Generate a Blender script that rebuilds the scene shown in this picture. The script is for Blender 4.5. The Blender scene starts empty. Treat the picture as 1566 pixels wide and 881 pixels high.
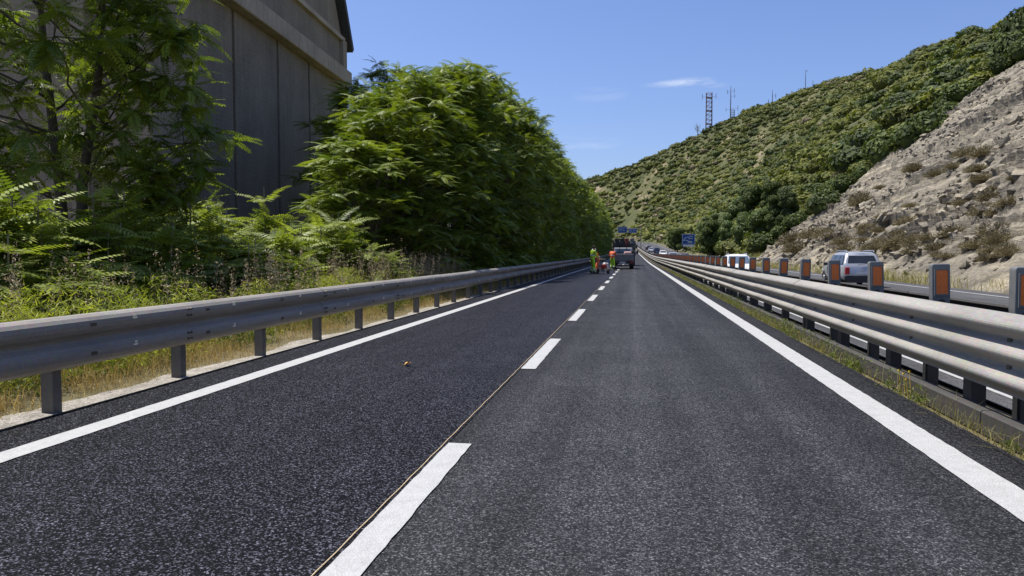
import bpy, bmesh, math, random
import numpy as np
from mathutils import Vector, Matrix

random.seed(7)
rng = np.random.default_rng(7)
scn = bpy.context.scene
COL = scn.collection
R_ = math.radians

# ------------------------------------------------------------------ camera
H = 1.35
FPX = 1110.0                      # focal length in photo pixels (1566 wide)
TH = math.atan(.0482)
PS = math.atan(.16757 * math.cos(TH))
cam = bpy.data.cameras.new('camera')
cam.sensor_width = 36.0
cam.lens = 36.0 * FPX / 1566.0
cam.clip_start = .05
cam.clip_end = 6000
camo = bpy.data.objects.new('camera', cam)
camo.location = (0, 0, H)
camo.rotation_euler = (math.pi / 2 - TH, 0, PS)
COL.objects.link(camo)
scn.camera = camo

# ------------------------------------------------------------------ light
SUN = Vector((-.36, .12, .92)).normalized()      # towards the sun
elev = math.asin(SUN.z)
azim = math.atan2(SUN.x, SUN.y)
world = bpy.data.worlds.new('World')
scn.world = world
world.use_nodes = True
wn, wl = world.node_tree.nodes, world.node_tree.links
wn.clear()
sky = wn.new('ShaderNodeTexSky')
sky.sky_type = 'NISHITA'
sky.sun_disc = False
sky.sun_elevation = elev
sky.sun_rotation = azim
sky.altitude = 50
sky.air_density = 1.0
sky.dust_density = 1.3
sky.ozone_density = 2.2
bg = wn.new('ShaderNodeBackground')
bg.inputs['Strength'].default_value = .083
wo = wn.new('ShaderNodeOutputWorld')
# thin wisps of cloud low above the hill
tc = wn.new('ShaderNodeTexCoord')


def wmath(op, a, b=None):
    n = wn.new('ShaderNodeMath'); n.operation = op
    for i, v in enumerate((a, b)):
        if v is None: continue
        if isinstance(v, (int, float)): n.inputs[i].default_value = v
        else: wl.new(v, n.inputs[i])
    return n.outputs[0]


mp = wn.new('ShaderNodeMapping'); mp.inputs['Scale'].default_value = (5, 5, 34)
wl.new(tc.outputs['Generated'], mp.inputs['Vector'])
cn = wn.new('ShaderNodeTexNoise'); cn.inputs['Scale'].default_value = 2.2
cn.inputs['Detail'].default_value = 7; cn.inputs['Roughness'].default_value = .62
cn.inputs['Distortion'].default_value = .4
wl.new(mp.outputs[0], cn.inputs['Vector'])
sp = wn.new('ShaderNodeSeparateXYZ'); wl.new(tc.outputs['Generated'], sp.inputs[0])


def wisp(dx, dz, wx, wz, amount):
    ex = wmath('DIVIDE', wmath('SUBTRACT', sp.outputs[0], dx), wx)
    ez = wmath('DIVIDE', wmath('SUBTRACT', sp.outputs[2], dz), wz)
    rr = wmath('ADD', wmath('MULTIPLY', ex, ex), wmath('MULTIPLY', ez, ez))
    m = wmath('MAXIMUM', wmath('SUBTRACT', 1.0, rr), 0.0)
    m = wmath('MULTIPLY', m, wmath('GREATER_THAN', sp.outputs[1], 0.0))
    return wmath('MULTIPLY', m, amount)


mask = wisp(.05, .219, .045, .005, .4)
for a in ((.072, .221, .05, .006, .45), (-.07, .148, .06, .012, .25), (-.045, .208, .04, .014, .16), (.11, .217, .03, .007, .3)):
    mask = wmath('ADD', mask, wisp(*a))
thr = wmath('MULTIPLY', wmath('MAXIMUM', wmath('SUBTRACT', cn.outputs['Fac'], .40), 0.0), 4.0)
mask = wmath('MINIMUM', wmath('MULTIPLY', mask, thr), .75)
mixc = wn.new('ShaderNodeMixRGB')
mixc.inputs[2].default_value = (7.6, 8.3, 9.6, 1)
wl.new(mask, mixc.inputs[0])
wl.new(sky.outputs[0], mixc.inputs[1])
tint = wn.new('ShaderNodeMixRGB'); tint.blend_type = 'MULTIPLY'; tint.inputs[0].default_value = 1.
tint.inputs[2].default_value = (1.02, 1.10, 1.43, 1)      # deep blue of the day
wl.new(sky.outputs[0], tint.inputs[1]); wl.new(tint.outputs[0], mixc.inputs[1])
wl.new(mixc.outputs[0], bg.inputs['Color'])
wl.new(bg.outputs[0], wo.inputs[0])

sl = bpy.data.lights.new('sun', 'SUN')
sl.energy = 5.0
sl.angle = R_(.53)
sl.color = (1.0, .955, .88)
so = bpy.data.objects.new('sun', sl)
so.rotation_euler = (-SUN).to_track_quat('-Z', 'Y').to_euler()
so.location = (-20, 5, 60)
COL.objects.link(so)

scn.view_settings.view_transform = 'Standard'
scn.view_settings.look = 'None'
scn.view_settings.exposure = 0.42
scn.view_settings.gamma = 1.0
scn.view_settings.use_curve_mapping = False

# ------------------------------------------------------------------ pixel -> direction helpers
_Fh = np.array([-math.sin(PS), math.cos(PS), 0]); _R = np.array([math.cos(PS), math.sin(PS), 0]); _Z = np.array([0, 0, 1.])
_F = _Fh * math.cos(TH) - _Z * math.sin(TH); _U = _Fh * math.sin(TH) + _Z * math.cos(TH)
CAMP = np.array([0, 0, H])


def ray(x, y): return _F + _R * (x - 783) / FPX + _U * (440.5 - y) / FPX
def at_z(x, y, z=0.): d = ray(x, y); return CAMP + d * (z - H) / d[2]
def at_x(x, y, X): d = ray(x, y); return CAMP + d * X / d[0]
def at_y(x, y, Y): d = ray(x, y); return CAMP + d * Y / d[1]


def proj(P):
    v = np.asarray(P, float) - CAMP; k = v @ _F
    return 783 + FPX * (v @ _R) / k, 440.5 - FPX * (v @ _U) / k, k


# ------------------------------------------------------------------ road frame and terrain functions
def sx(Y):
    Y = np.asarray(Y, float); return -7e-5 * np.maximum(0, Y - 100) ** 2 - 4e-4 * np.maximum(0, Y - 300) ** 2


def zr(Y):
    Y = np.minimum(np.asarray(Y, float), 520.); a = np.clip(Y - 80, 0, 220)
    return 8.9e-5 * a ** 2 + .039 * np.maximum(0, Y - 300)


def W(X, Y, z=0.): return (float(X + sx(Y)), float(Y), float(z + zr(Y)))


BY = np.array([-50, 60, 120, 200, 280, 340, 400, 450, 520, 600, 700.])
BZ = np.array([13.7, 26.3, 39.2, 52.8, 66.1, 73.8, 75.3, 70.5, 34.5, 3.9, -29.0])


def hash3(i, j, k):
    n = (i.astype(np.int64) * 374761393 + j.astype(np.int64) * 668265263 + k.astype(np.int64) * 2147483647 % 1274126177) & 0x7fffffff
    n = ((n ^ (n >> 13)) * 1274126177) & 0x7fffffff
    n = n ^ (n >> 16)
    return (n & 0xffff) / 65535.0


def vnoise(x, y, z=0.):
    x, y, z = np.broadcast_arrays(np.asarray(x, float), np.asarray(y, float), np.asarray(z, float))
    xi, yi, zi = np.floor(x), np.floor(y), np.floor(z)
    u, v, w = x - xi, y - yi, z - zi
    u, v, w = u * u * (3 - 2 * u), v * v * (3 - 2 * v), w * w * (3 - 2 * w)
    r = 0
    for a in (0, 1):
        for b in (0, 1):
            for c in (0, 1):
                r = r + hash3(xi + a, yi + b, zi + c) * (u if a else 1 - u) * (v if b else 1 - v) * (w if c else 1 - w)
    return r


def fbm(x, y, z=0., o=4):
    r, a, t = 0, 1., 0
    for i in range(o):
        r = r + a * vnoise(x * 2 ** i + 17.3 * i, y * 2 ** i + 5.1 * i, np.asarray(z) * 2 ** i + 9.7 * i); t += a; a *= .5
    return r / t - .5


def hill_s(X, Y): return X - sx(Y) - 16.5 + 2e-3 * np.maximum(0, Y - 320) ** 2


def hillz(X, Y, detail=True):
    X = np.asarray(X, float); Y = np.asarray(Y, float)
    s = hill_s(X, Y)
    a = .8 * s; b = np.interp(Y, BY, BZ) + .06 * s
    m = np.minimum(a, b)
    h = m - 5. * np.log1p(np.exp(-np.abs(a - b) / 5.))
    h = np.where(s > 0, np.maximum(h, -3), np.maximum(s, -3))
    if detail:
        k = np.clip(s / 25., 0, 1)
        h = h + k * (fbm(X / 45., Y / 45., 0, 3) * 7 * np.clip(s / 60, 0, 1) + fbm(X / 9., Y / 9., 3.3, 3) * 2.0)
    return zr(Y) - .45 + h


def hit_hill(x, y, t0=18., t1=900.):
    d = ray(x, y); d = d / math.hypot(d[0], d[1])
    t = np.linspace(t0, t1, 3500)
    g = hillz(d[0] * t, d[1] * t) - (H + d[2] * t)
    g = np.where(hill_s(d[0] * t, d[1] * t) < .3, -1, g)
    i = int(np.argmax(g > 0))
    if g[i] <= 0: return None
    return np.array([d[0] * t[i], d[1] * t[i], float(hillz(d[0] * t[i], d[1] * t[i]))])


def in_rock(X, Y): return 110.5 - Y + 0 * X        # > 0 on the rock side (metres)


# ------------------------------------------------------------------ object helpers
def tag(o, label=None, cat=None, group=None, kind=None):
    if label: o['label'] = label
    if cat: o['category'] = cat
    if group: o['group'] = group
    if kind: o['kind'] = kind
    return o


def link(o, parent=None):
    COL.objects.link(o)
    if parent is not None: o.parent = parent
    return o


def empty(name, label, cat, loc=(0, 0, 0), rz=0., group=None):
    o = bpy.data.objects.new(name, None); o.empty_display_size = .2
    o.location = loc; o.rotation_euler = (0, 0, rz)
    link(o); return tag(o, label, cat, group)


def copy_tree(o, parent=None):
    c = o.copy(); COL.objects.link(c); c.parent = parent
    for ch in list(o.children): copy_tree(ch, c)
    return c


def np_mesh(name, V, F, mat=None, smooth=False, tint=None):
    V = np.asarray(V, np.float32).reshape(-1, 3); F = np.asarray(F, np.int32)
    me = bpy.data.meshes.new(name)
    n, k = F.shape
    me.vertices.add(len(V)); me.vertices.foreach_set('co', V.ravel())
    me.loops.add(n * k); me.loops.foreach_set('vertex_index', F.ravel())
    me.polygons.add(n); me.polygons.foreach_set('loop_start', np.arange(0, n * k, k, dtype=np.int32))
    me.polygons.foreach_set('use_smooth', np.full(n, bool(smooth)))
    me.update(calc_edges=True)
    if tint is not None:
        a = me.attributes.new('tint', 'FLOAT', 'FACE'); a.data.foreach_set('value', np.asarray(tint, np.float32))
    if mat: me.materials.append(mat)
    return me


def obj(name, me, parent=None, loc=None):
    o = bpy.data.objects.new(name, me)
    if loc is not None: o.location = loc
    return link(o, parent)


class MB:
    """collects shapes into one mesh"""
    def __init__(s): s.v = []; s.f = []

    def add(s, V, F):
        b = len(s.v); s.v += [tuple(map(float, p)) for p in V]; s.f += [tuple(i + b for i in f) for f in F]; return s

    def box(s, c, d, rz=0., taper=1.):
        x, y, z = [a / 2 for a in d]
        V = [(-x, -y, -z), (x, -y, -z), (x, y, -z), (-x, y, -z), (-x * taper, -y * taper, z), (x * taper, -y * taper, z), (x * taper, y * taper, z), (-x * taper, y * taper, z)]
        ca, sa = math.cos(rz), math.sin(rz)
        V = [(c[0] + p[0] * ca - p[1] * sa, c[1] + p[0] * sa + p[1] * ca, c[2] + p[2]) for p in V]
        return s.add(V, [(0, 3, 2, 1), (4, 5, 6, 7), (0, 1, 5, 4), (1, 2, 6, 5), (2, 3, 7, 6), (3, 0, 4, 7)])

    def tube(s, pts, rad, n=8, cap=True):
        pts = [Vector(p) for p in pts]
        if not hasattr(rad, '__len__'): rad = [rad] * len(pts)
        rings = []; up = Vector((.13, .31, .94)).normalized()
        for i, p in enumerate(pts):
            t = (pts[min(i + 1, len(pts) - 1)] - pts[max(i - 1, 0)])
            t = t.normalized() if t.length > 1e-9 else Vector((0, 0, 1))
            a = t.cross(up)
            if a.length < .05: a = t.cross(Vector((1, 0, 0)))
            a.normalize(); b = t.cross(a)
            rings.append([p + (a * math.cos(2 * math.pi * k / n) + b * math.sin(2 * math.pi * k / n)) * rad[i] for k in range(n)])
        V = [q for r in rings for q in r]; F = []
        for i in range(len(pts) - 1):
            for k in range(n):
                F.append((i * n + k, i * n + (k + 1) % n, (i + 1) * n + (k + 1) % n, (i + 1) * n + k))
        if cap: F += [tuple(range(n))[::-1], tuple((len(pts) - 1) * n + k for k in range(n))]
        return s.add(V, F)

    def sheet(s, profile, y0, y1, frame=None, thick=0., close=False):
        """profile in (x, z) swept along y; thick gives the sheet a back"""
        prof = list(profile)
        if thick:
            m = len(prof); nb = []
            for i in range(m):
                a = Vector(prof[max(i - 1, 0)]); b = Vector(prof[min(i + 1, m - 1)])
                t = (b - a).normalized(); nb.append((prof[i][0] - t[1] * thick, prof[i][1] + t[0] * thick))
            prof = prof + nb[::-1]; close = True
        ys = [y0, y1]; m = len(prof); V = []
        for y in ys:
            for (x, z) in prof: V.append(frame(x, y, z) if frame else (x, y, z))
        F = [(i, (i + 1) % m, m + (i + 1) % m, m + i) for i in range(m if close else m - 1)]
        if close: F += [tuple(range(m))[::-1], tuple(range(m, 2 * m))]
        return s.add(V, F)

    def prism(s, poly, h0, h1, axis='x'):
        """polygon in the other two coordinates, extruded along axis"""
        m = len(poly); V = []
        for h in (h0, h1):
            for (a, b) in poly:
                V.append({'x': (h, a, b), 'y': (a, h, b), 'z': (a, b, h)}[axis])
        F = [(i, (i + 1) % m, m + (i + 1) % m, m + i) for i in range(m)] + [tuple(range(m))[::-1], tuple(range(m, 2 * m))]
        return s.add(V, F)

    def mesh(s, name, mat=None, bevel=0., seg=2, smooth=False, smooth_angle=None):
        me = bpy.data.meshes.new(name); me.from_pydata(s.v, [], s.f)
        bm = bmesh.new(); bm.from_mesh(me)
        bmesh.ops.recalc_face_normals(bm, faces=bm.faces)
        if bevel:
            bmesh.ops.bevel(bm, geom=list(bm.edges), offset=bevel, segments=seg, affect='EDGES', profile=.6, clamp_overlap=True)
        for f in bm.faces: f.smooth = smooth
        bm.to_mesh(me); bm.free()
        if smooth and smooth_angle: me.set_sharp_from_angle(angle=R_(smooth_angle))
        if mat: me.materials.append(mat)
        return me

    def build(s, name, mat=None, parent=None, loc=None, **k):
        return obj(name, s.mesh(name, mat, **k), parent, loc)


# ------------------------------------------------------------------ material helpers
def new_mat(name):
    m = bpy.data.materials.new(name); m.use_nodes = True
    nt = m.node_tree; nt.nodes.clear()
    out = nt.nodes.new('ShaderNodeOutputMaterial'); b = nt.nodes.new('ShaderNodeBsdfPrincipled')
    nt.links.new(b.outputs[0], out.inputs[0])
    return m, nt, b, out


def nd(nt, kind, **k):
    n = nt.nodes.new('ShaderNode' + kind)
    for a, v in k.items():
        if a in ('operation', 'blend_type', 'feature', 'noise_dimensions', 'attribute_name', 'interpolation', 'distance'): setattr(n, a, v)
        else: n.inputs[a.replace('_', ' ')].default_value = v
    return n


def coords(nt, scale=(1, 1, 1), rot=(0, 0, 0), kind='Object'):
    t = nt.nodes.new('ShaderNodeTexCoord'); m = nt.nodes.new('ShaderNodeMapping')
    m.inputs['Scale'].default_value = scale; m.inputs['Rotation'].default_value = rot
    nt.links.new(t.outputs[kind], m.inputs[0]); return m.outputs[0]


def noise(nt, vec, scale, detail=5, rough=.55, dist=0.):
    n = nd(nt, 'TexNoise', Scale=scale, Detail=detail, Roughness=rough, Distortion=dist)
    if vec is not None: nt.links.new(vec, n.inputs['Vector'])
    return n.outputs['Fac']


def ramp(nt, fac, stops):
    r = nt.nodes.new('ShaderNodeValToRGB'); e = r.color_ramp.elements
    while len(e) < len(stops): e.new(.5)
    for x, (p, c) in zip(e, stops):
        x.position = p; x.color = (*c, 1) if len(c) == 3 else c
    nt.links.new(fac, r.inputs[0]); return r.outputs[0]


def mix(nt, fac, a, b, mode='MIX'):
    n = nt.nodes.new('ShaderNodeMixRGB'); n.blend_type = mode
    for i, v in ((0, fac), (1, a), (2, b)):
        if isinstance(v, (int, float)): n.inputs[i].default_value = v
        elif isinstance(v, tuple): n.inputs[i].default_value = (*v, 1)
        else: nt.links.new(v, n.inputs[i])
    return n.outputs[0]


def bump(nt, b, h, strength=.3, dist=.02, prev=None):
    n = nd(nt, 'Bump', Strength=strength, Distance=dist)
    nt.links.new(h, n.inputs['Height'])
    if prev is not None: nt.links.new(prev, n.inputs['Normal'])
    nt.links.new(n.outputs[0], b.inputs['Normal']); return n.outputs[0]


def g(v): return (v, v, v)


def plain(name, col, rough=.5, metal=0., var=.15, scale=8., bmp=0., bscale=30., spec=.5, obj_rand=0.):
    m, nt, b, o = new_mat(name)
    v = coords(nt)
    f = noise(nt, v, scale, 6, .6)
    c = ramp(nt, f, [(.3, tuple(min(1, x * (1 - var)) for x in col)), (.7, tuple(min(1, x * (1 + var)) for x in col))])
    if obj_rand:
        oi = nt.nodes.new('ShaderNodeObjectInfo'); hs = nt.nodes.new('ShaderNodeHueSaturation')
        mr = nd(nt, 'MapRange'); mr.inputs['To Min'].default_value = 1 - obj_rand; mr.inputs['To Max'].default_value = 1 + obj_rand
        nt.links.new(oi.outputs['Random'], mr.inputs[0]); nt.links.new(mr.outputs[0], hs.inputs['Value'])
        nt.links.new(c, hs.inputs['Color']); c = hs.outputs[0]
    nt.links.new(c, b.inputs['Base Color'])
    b.inputs['Roughness'].default_value = rough; b.inputs['Metallic'].default_value = metal
    b.inputs['Specular IOR Level'].default_value = spec
    if bmp: bump(nt, b, noise(nt, v, bscale, 4), bmp, .02)
    return m


def asphalt(name, dark, light, spark, streaks=0., rough=.62, spark_at=.80, tracks=False):
    m, nt, b, o = new_mat(name)
    v = coords(nt)
    vo = nd(nt, 'TexVoronoi', Scale=125., Randomness=1.); nt.links.new(v, vo.inputs['Vector'])
    vo2 = nd(nt, 'TexVoronoi', Scale=70., Randomness=1.); nt.links.new(v, vo2.inputs['Vector'])
    sepc = nt.nodes.new('ShaderNodeSeparateColor'); nt.links.new(vo.outputs['Color'], sepc.inputs[0])
    sepd = nt.nodes.new('ShaderNodeSeparateColor'); nt.links.new(vo2.outputs['Color'], sepd.inputs[0])
    c = ramp(nt, sepc.outputs[0], [(0., dark), (spark_at - .2, light), (spark_at + .06, tuple((a + s) / 2 for a, s in zip(light, spark))), (1., spark)])
    c2 = ramp(nt, sepd.outputs[1], [(0., g(.75)), (.75, g(1.05)), (1., g(1.35))])
    c = mix(nt, 1., c, c2, 'MULTIPLY')
    big = noise(nt, v, .9, 5, .6)
    c = mix(nt, 1., c, ramp(nt, big, [(.25, g(.8)), (.75, g(1.22))]), 'MULTIPLY')
    if streaks:
        st = noise(nt, coords(nt, (1.7, .035, 1)), 1.6, 4, .6)
        c = mix(nt, 1., c, ramp(nt, st, [(.3, g(1 - streaks)), (.72, g(1 + streaks * 1.4))]), 'MULTIPLY')
    if tracks:                 # polished wheel tracks worn along the lane
        sp_ = nt.nodes.new('ShaderNodeSeparateXYZ'); nt.links.new(v, sp_.inputs[0])
        wob = nd(nt, 'Math', operation='ADD'); nt.links.new(sp_.outputs[0], wob.inputs[0])
        nz = nd(nt, 'MapRange'); nz.inputs['To Min'].default_value = -.16; nz.inputs['To Max'].default_value = .16
        nt.links.new(noise(nt, coords(nt, (.6, .12, 1)), 1.5, 4, .6), nz.inputs[0]); nt.links.new(nz.outputs[0], wob.inputs[1])
        mr = nd(nt, 'MapRange'); mr.inputs['From Min'].default_value = -1.3; mr.inputs['From Max'].default_value = 2.5; nt.links.new(wob.outputs[0], mr.inputs[0])
        tk_ = ramp(nt, mr.outputs[0], [(.0, g(.92)), (.10, g(1.12)), (.17, g(1.0)), (.27, g(1.10)), (.355, g(1.52)), (.42, g(1.18)), (.62, g(1.0)), (.70, g(1.16)), (.80, g(.86)), (1., g(.66))])
        c = mix(nt, 1., c, tk_, 'MULTIPLY')
    nt.links.new(c, b.inputs['Base Color'])
    rr = ramp(nt, sepc.outputs[2], [(0., g(rough - .22)), (1., g(rough + .25))]); nt.links.new(rr, b.inputs['Roughness'])
    b.inputs['Specular IOR Level'].default_value = .07
    h = mix(nt, .45, vo.outputs['Distance'], sepd.outputs[0])
    bump(nt, b, h, .6, .008)
    return m


def leaf_mat(name, dark, light, trans=.35, rough=.42, rand=.12, tcol=None):
    m, nt, b, o = new_mat(name)
    at = nt.nodes.new('ShaderNodeAttribute'); at.attribute_name = 'tint'
    c = ramp(nt, at.outputs['Fac'], [(0., dark), (.55, tuple((a + l) / 2 for a, l in zip(dark, light))), (1., light)])
    oi = nt.nodes.new('ShaderNodeObjectInfo'); hs = nt.nodes.new('ShaderNodeHueSaturation')
    mr = nd(nt, 'MapRange'); mr.inputs['To Min'].default_value = 1 - rand; mr.inputs['To Max'].default_value = 1 + rand
    nt.links.new(oi.outputs['Random'], mr.inputs[0]); nt.links.new(mr.outputs[0], hs.inputs['Value']); nt.links.new(c, hs.inputs['Color'])
    c = hs.outputs[0]
    nt.links.new(c, b.inputs['Base Color']); b.inputs['Roughness'].default_value = rough
    b.inputs['Specular IOR Level'].default_value = .3
    tr = nt.nodes.new('ShaderNodeBsdfTranslucent')
    tc_ = mix(nt, 1., c, tcol or (1.5, 1.6, .55), 'MULTIPLY'); nt.links.new(tc_, tr.inputs[0])
    ms = nt.nodes.new('ShaderNodeMixShader'); ms.inputs[0].default_value = trans
    nt.links.new(b.outputs[0], ms.inputs[1]); nt.links.new(tr.outputs[0], ms.inputs[2]); nt.links.new(ms.outputs[0], o.inputs[0])
    return m


MT = {}
MT['fresh'] = asphalt('fresh_asphalt', (.0020, .0020, .0029), (.0052, .0052, .0070), (.145, .147, .18), .16, .6, .885)
MT['worn'] = asphalt('laid_asphalt', (.010, .0102, .0112), (.0255, .026, .0285), (.12, .12, .125), .25, .68, .86, True)
MT['old'] = asphalt('old_asphalt', (.04, .04, .042), (.075, .075, .078), (.16, .16, .16), .2, .75)


def paint_mat():
    m, nt, b, o = new_mat('road_paint')
    v = coords(nt)
    f = noise(nt, v, 60, 4, .7); f2 = noise(nt, v, 9, 5, .65)
    c = ramp(nt, f, [(.25, (.20, .20, .195)), (.38, (.36, .36, .35)), (.8, (.45, .45, .44))])
    c = mix(nt, 1., c, ramp(nt, f2, [(.3, g(.86)), (.6, g(1.0))]), 'MULTIPLY')
    nt.links.new(c, b.inputs['Base Color']); b.inputs['Roughness'].default_value = .75
    vo = nd(nt, 'TexVoronoi', Scale=95.); nt.links.new(v, vo.inputs['Vector'])
    bump(nt, b, vo.outputs['Distance'], .5, .008)
    return m


MT['paint'] = paint_mat()


def galv(name, base, rough=.5, metal=.35, dirt=.3):
    m, nt, b, o = new_mat(name)
    v = coords(nt)
    f = noise(nt, coords(nt, (1, .25, 1.6)), 3.2, 6, .65)
    vo = nd(nt, 'TexVoronoi', Scale=40.); nt.links.new(v, vo.inputs['Vector'])
    c = ramp(nt, f, [(.25, tuple(x * (1 - dirt) for x in base)), (.55, base), (.8, tuple(min(1, x * 1.12) for x in base))])
    c = mix(nt, .12, c, vo.outputs['Color'], 'OVERLAY')
    st = noise(nt, coords(nt, (9, 9, .6)), 2.5, 4, .6)
    c = mix(nt, ramp(nt, st, [(.58, g(0)), (.8, g(.5))]), c, (.20, .16, .12))
    nt.links.new(c, b.inputs['Base Color'])
    b.inputs['Metallic'].default_value = metal; b.inputs['Roughness'].default_value = rough
    bump(nt, b, noise(nt, v, 26, 5, .6), .08, .01)
    return m


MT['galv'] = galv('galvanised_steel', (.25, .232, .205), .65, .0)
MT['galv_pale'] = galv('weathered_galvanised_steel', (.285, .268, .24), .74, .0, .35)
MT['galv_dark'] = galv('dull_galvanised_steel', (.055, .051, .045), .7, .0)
MT['post_steel'] = galv('stained_post_steel', (.12, .11, .098), .65, .0)
MT['bolt'] = plain('rusty_bolt', (.10, .085, .07), .6, .5)
MT['dark_steel'] = plain('dark_steel', (.055, .055, .058), .55, .4)
MT['tagw'] = plain('white_tag', (.85, .85, .68), .4)
MT['cord'] = plain('jute_cord', (.60, .46, .27), .9, 0, .3, 60)
MT['black'] = plain('black_rubber', (.018, .018, .019), .75)
MT['plastic_grey'] = plain('grey_plastic', (.16, .162, .155), .5, 0, .18, 5)
MT['orange'] = plain('orange_reflector', (.85, .19, .03), .32, 0, .12, 40, .15, 120)
MT['white_body'] = plain('white_car_paint', (.62, .62, .61), .22, 0, .03)
MT['silver_body'] = plain('silver_car_paint', (.44, .45, .47), .28, .45, .04)
MT['blue_body'] = plain('dark_blue_car_paint', (.02, .03, .075), .25)
MT['dark_body'] = plain('dark_grey_car_paint', (.035, .036, .04), .25)
MT['red_lamp'] = plain('red_lamp', (.42, .012, .02), .15)
MT['clear_lamp'] = plain('clear_lamp', (.75, .76, .78), .12)
MT['glass'] = plain('tinted_glass', (.022, .026, .032), .06, 0, .1, 3, spec=.6)
MT['glass_blue'] = plain('window_glass', (.09, .13, .19), .06, 0, .1, 3, spec=.7)
MT['chrome'] = plain('rim_metal', (.5, .5, .51), .3, .8)
MT['trim'] = plain('dark_trim', (.03, .03, .032), .6)
MT['plate'] = plain('number_plate', (.55, .57, .60), .45)
MT['tray'] = plain('galvanised_dropside', (.19, .19, .19), .6, .0, .2, 6)
MT['sign_blue'] = plain('blue_sign', (.012, .075, .27), .4, 0, .08)
MT['sign_white'] = plain('white_sign_print', (.78, .79, .8), .45)
MT['lime'] = plain('hi_vis_yellow', (.42, .72, .03), .7, 0, .1, 12)
MT['limetop'] = plain('hi_vis_yellow_shirt', (.52, .78, .05), .7, 0, .1, 12)
MT['hi_orange'] = plain('hi_vis_orange', (.80, .15, .05), .7, 0, .1, 12)
MT['skin'] = plain('skin', (.36, .20, .13), .6, 0, .06)
MT['hair'] = plain('dark_hair', (.02, .015, .012), .7)
MT['white_cloth'] = plain('white_cap', (.75, .75, .74), .8)
MT['boot'] = plain('boot_leather', (.03, .026, .022), .7)
MT['strip'] = plain('reflective_strip', (.72, .73, .74), .35)
MT['bark'] = plain('brown_bark', (.10, .082, .062), .9, 0, .35, 14, .6, 24)
MT['twig'] = plain('pale_twig', (.20, .17, .13), .85, 0, .25, 14)
MT['leaf'] = leaf_mat('pinnate_leaf', (.046, .088, .011), (.285, .335, .045), .28, .5)
MT['leaf_tall'] = leaf_mat('tall_tree_leaf', (.050, .090, .011), (.27, .325, .045), .36, .5)
MT['leaf_sap'] = leaf_mat('sapling_leaf', (.080, .12, .018), (.33, .375, .075), .32, .5)
MT['scrub'] = leaf_mat('hill_scrub_leaf', (.048, .062, .012), (.180, .188, .036), .18, .75, .25)
MT['scrub_dark'] = leaf_mat('dark_shrub_leaf', (.030, .048, .012), (.105, .135, .028), .18, .7, .22)
MT['scrub_dry'] = leaf_mat('dry_bush_twig', (.105, .090, .050), (.29, .245, .135), .1, .8, .2, (1.2, 1.1, .8))
MT['scrub_light'] = leaf_mat('light_tree_leaf', (.05, .085, .020), (.16, .20, .055), .25, .5, .12)
MT['grass_dry'] = leaf_mat('dry_grass', (.30, .22, .085), (.62, .50, .24), .25, .7, .0, (1.2, 1.1, .7))
MT['grass_green'] = leaf_mat('green_grass', (.055, .085, .018), (.19, .22, .055), .3, .6, .0)
MT['grass_mix'] = leaf_mat('verge_grass', (.16, .16, .04), (.46, .41, .17), .3, .7, .0, (1.3, 1.2, .7))
MT['grass_verge'] = leaf_mat('tall_verge_grass', (.20, .20, .045), (.52, .47, .19), .3, .7, .0, (1.2, 1.15, .7))
MT['seed'] = leaf_mat('seed_heads', (.27, .21, .13), (.60, .50, .34), .2, .8, .0, (1.1, 1., .8))
MT['fennel'] = leaf_mat('feathery_weed', (.16, .21, .025), (.50, .50, .09), .35, .6, .0)
MT['flower'] = plain('yellow_flower', (.75, .52, .03), .6)
MT['dead_leaf'] = plain('dead_leaf', (.50, .30, .08), .7)


def ground_mat():
    m, nt, b, o = new_mat('verge_soil')
    v = coords(nt)
    f = noise(nt, v, .35, 8, .65); f2 = noise(nt, v, 5, 6, .65)
    c = ramp(nt, f, [(.3, (.075, .075, .028)), (.5, (.15, .125, .06)), (.7, (.23, .18, .10))])
    c = mix(nt, 1., c, ramp(nt, f2, [(.25, g(.6)), (.75, g(1.3))]), 'MULTIPLY')
    nt.links.new(c, b.inputs['Base Color']); b.inputs['Roughness'].default_value = .95
    bump(nt, b, noise(nt, v, 18, 6, .7), .8, .06)
    return m


def gravel_mat():
    m, nt, b, o = new_mat('pale_gravel')
    v = coords(nt)
    vo = nd(nt, 'TexVoronoi', Scale=55.); nt.links.new(v, vo.inputs['Vector'])
    s_ = nt.nodes.new('ShaderNodeSeparateColor'); nt.links.new(vo.outputs['Color'], s_.inputs[0])
    c = ramp(nt, s_.outputs[0], [(0., (.20, .175, .14)), (.6, (.32, .29, .245)), (1., (.46, .43, .38))])
    c = mix(nt, 1., c, ramp(nt, noise(nt, v, 3.5, 6, .65), [(.3, g(.62)), (.65, g(1.1))]), 'MULTIPLY')
    nt.links.new(c, b.inputs['Base Color']); b.inputs['Roughness'].default_value = .95
    bump(nt, b, vo.outputs['Distance'], .8, .015)
    return m


def hill_mat():
    m, nt, b, o = new_mat('hill_soil')
    v = coords(nt)
    f = noise(nt, v, .06, 8, .62, .5); f2 = noise(nt, v, .9, 7, .7)
    c = ramp(nt, f, [(.36, (.050, .060, .015)), (.52, (.080, .086, .023)), (.60, (.14, .122, .055)), (.67, (.36, .285, .185))])
    c = mix(nt, 1., c, ramp(nt, f2, [(.25, g(.55)), (.75, g(1.35))]), 'MULTIPLY')
    nt.links.new(c, b.inputs['Base Color']); b.inputs['Roughness'].default_value = .95
    bump(nt, b, f2, .9, .6)
    return m


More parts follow.
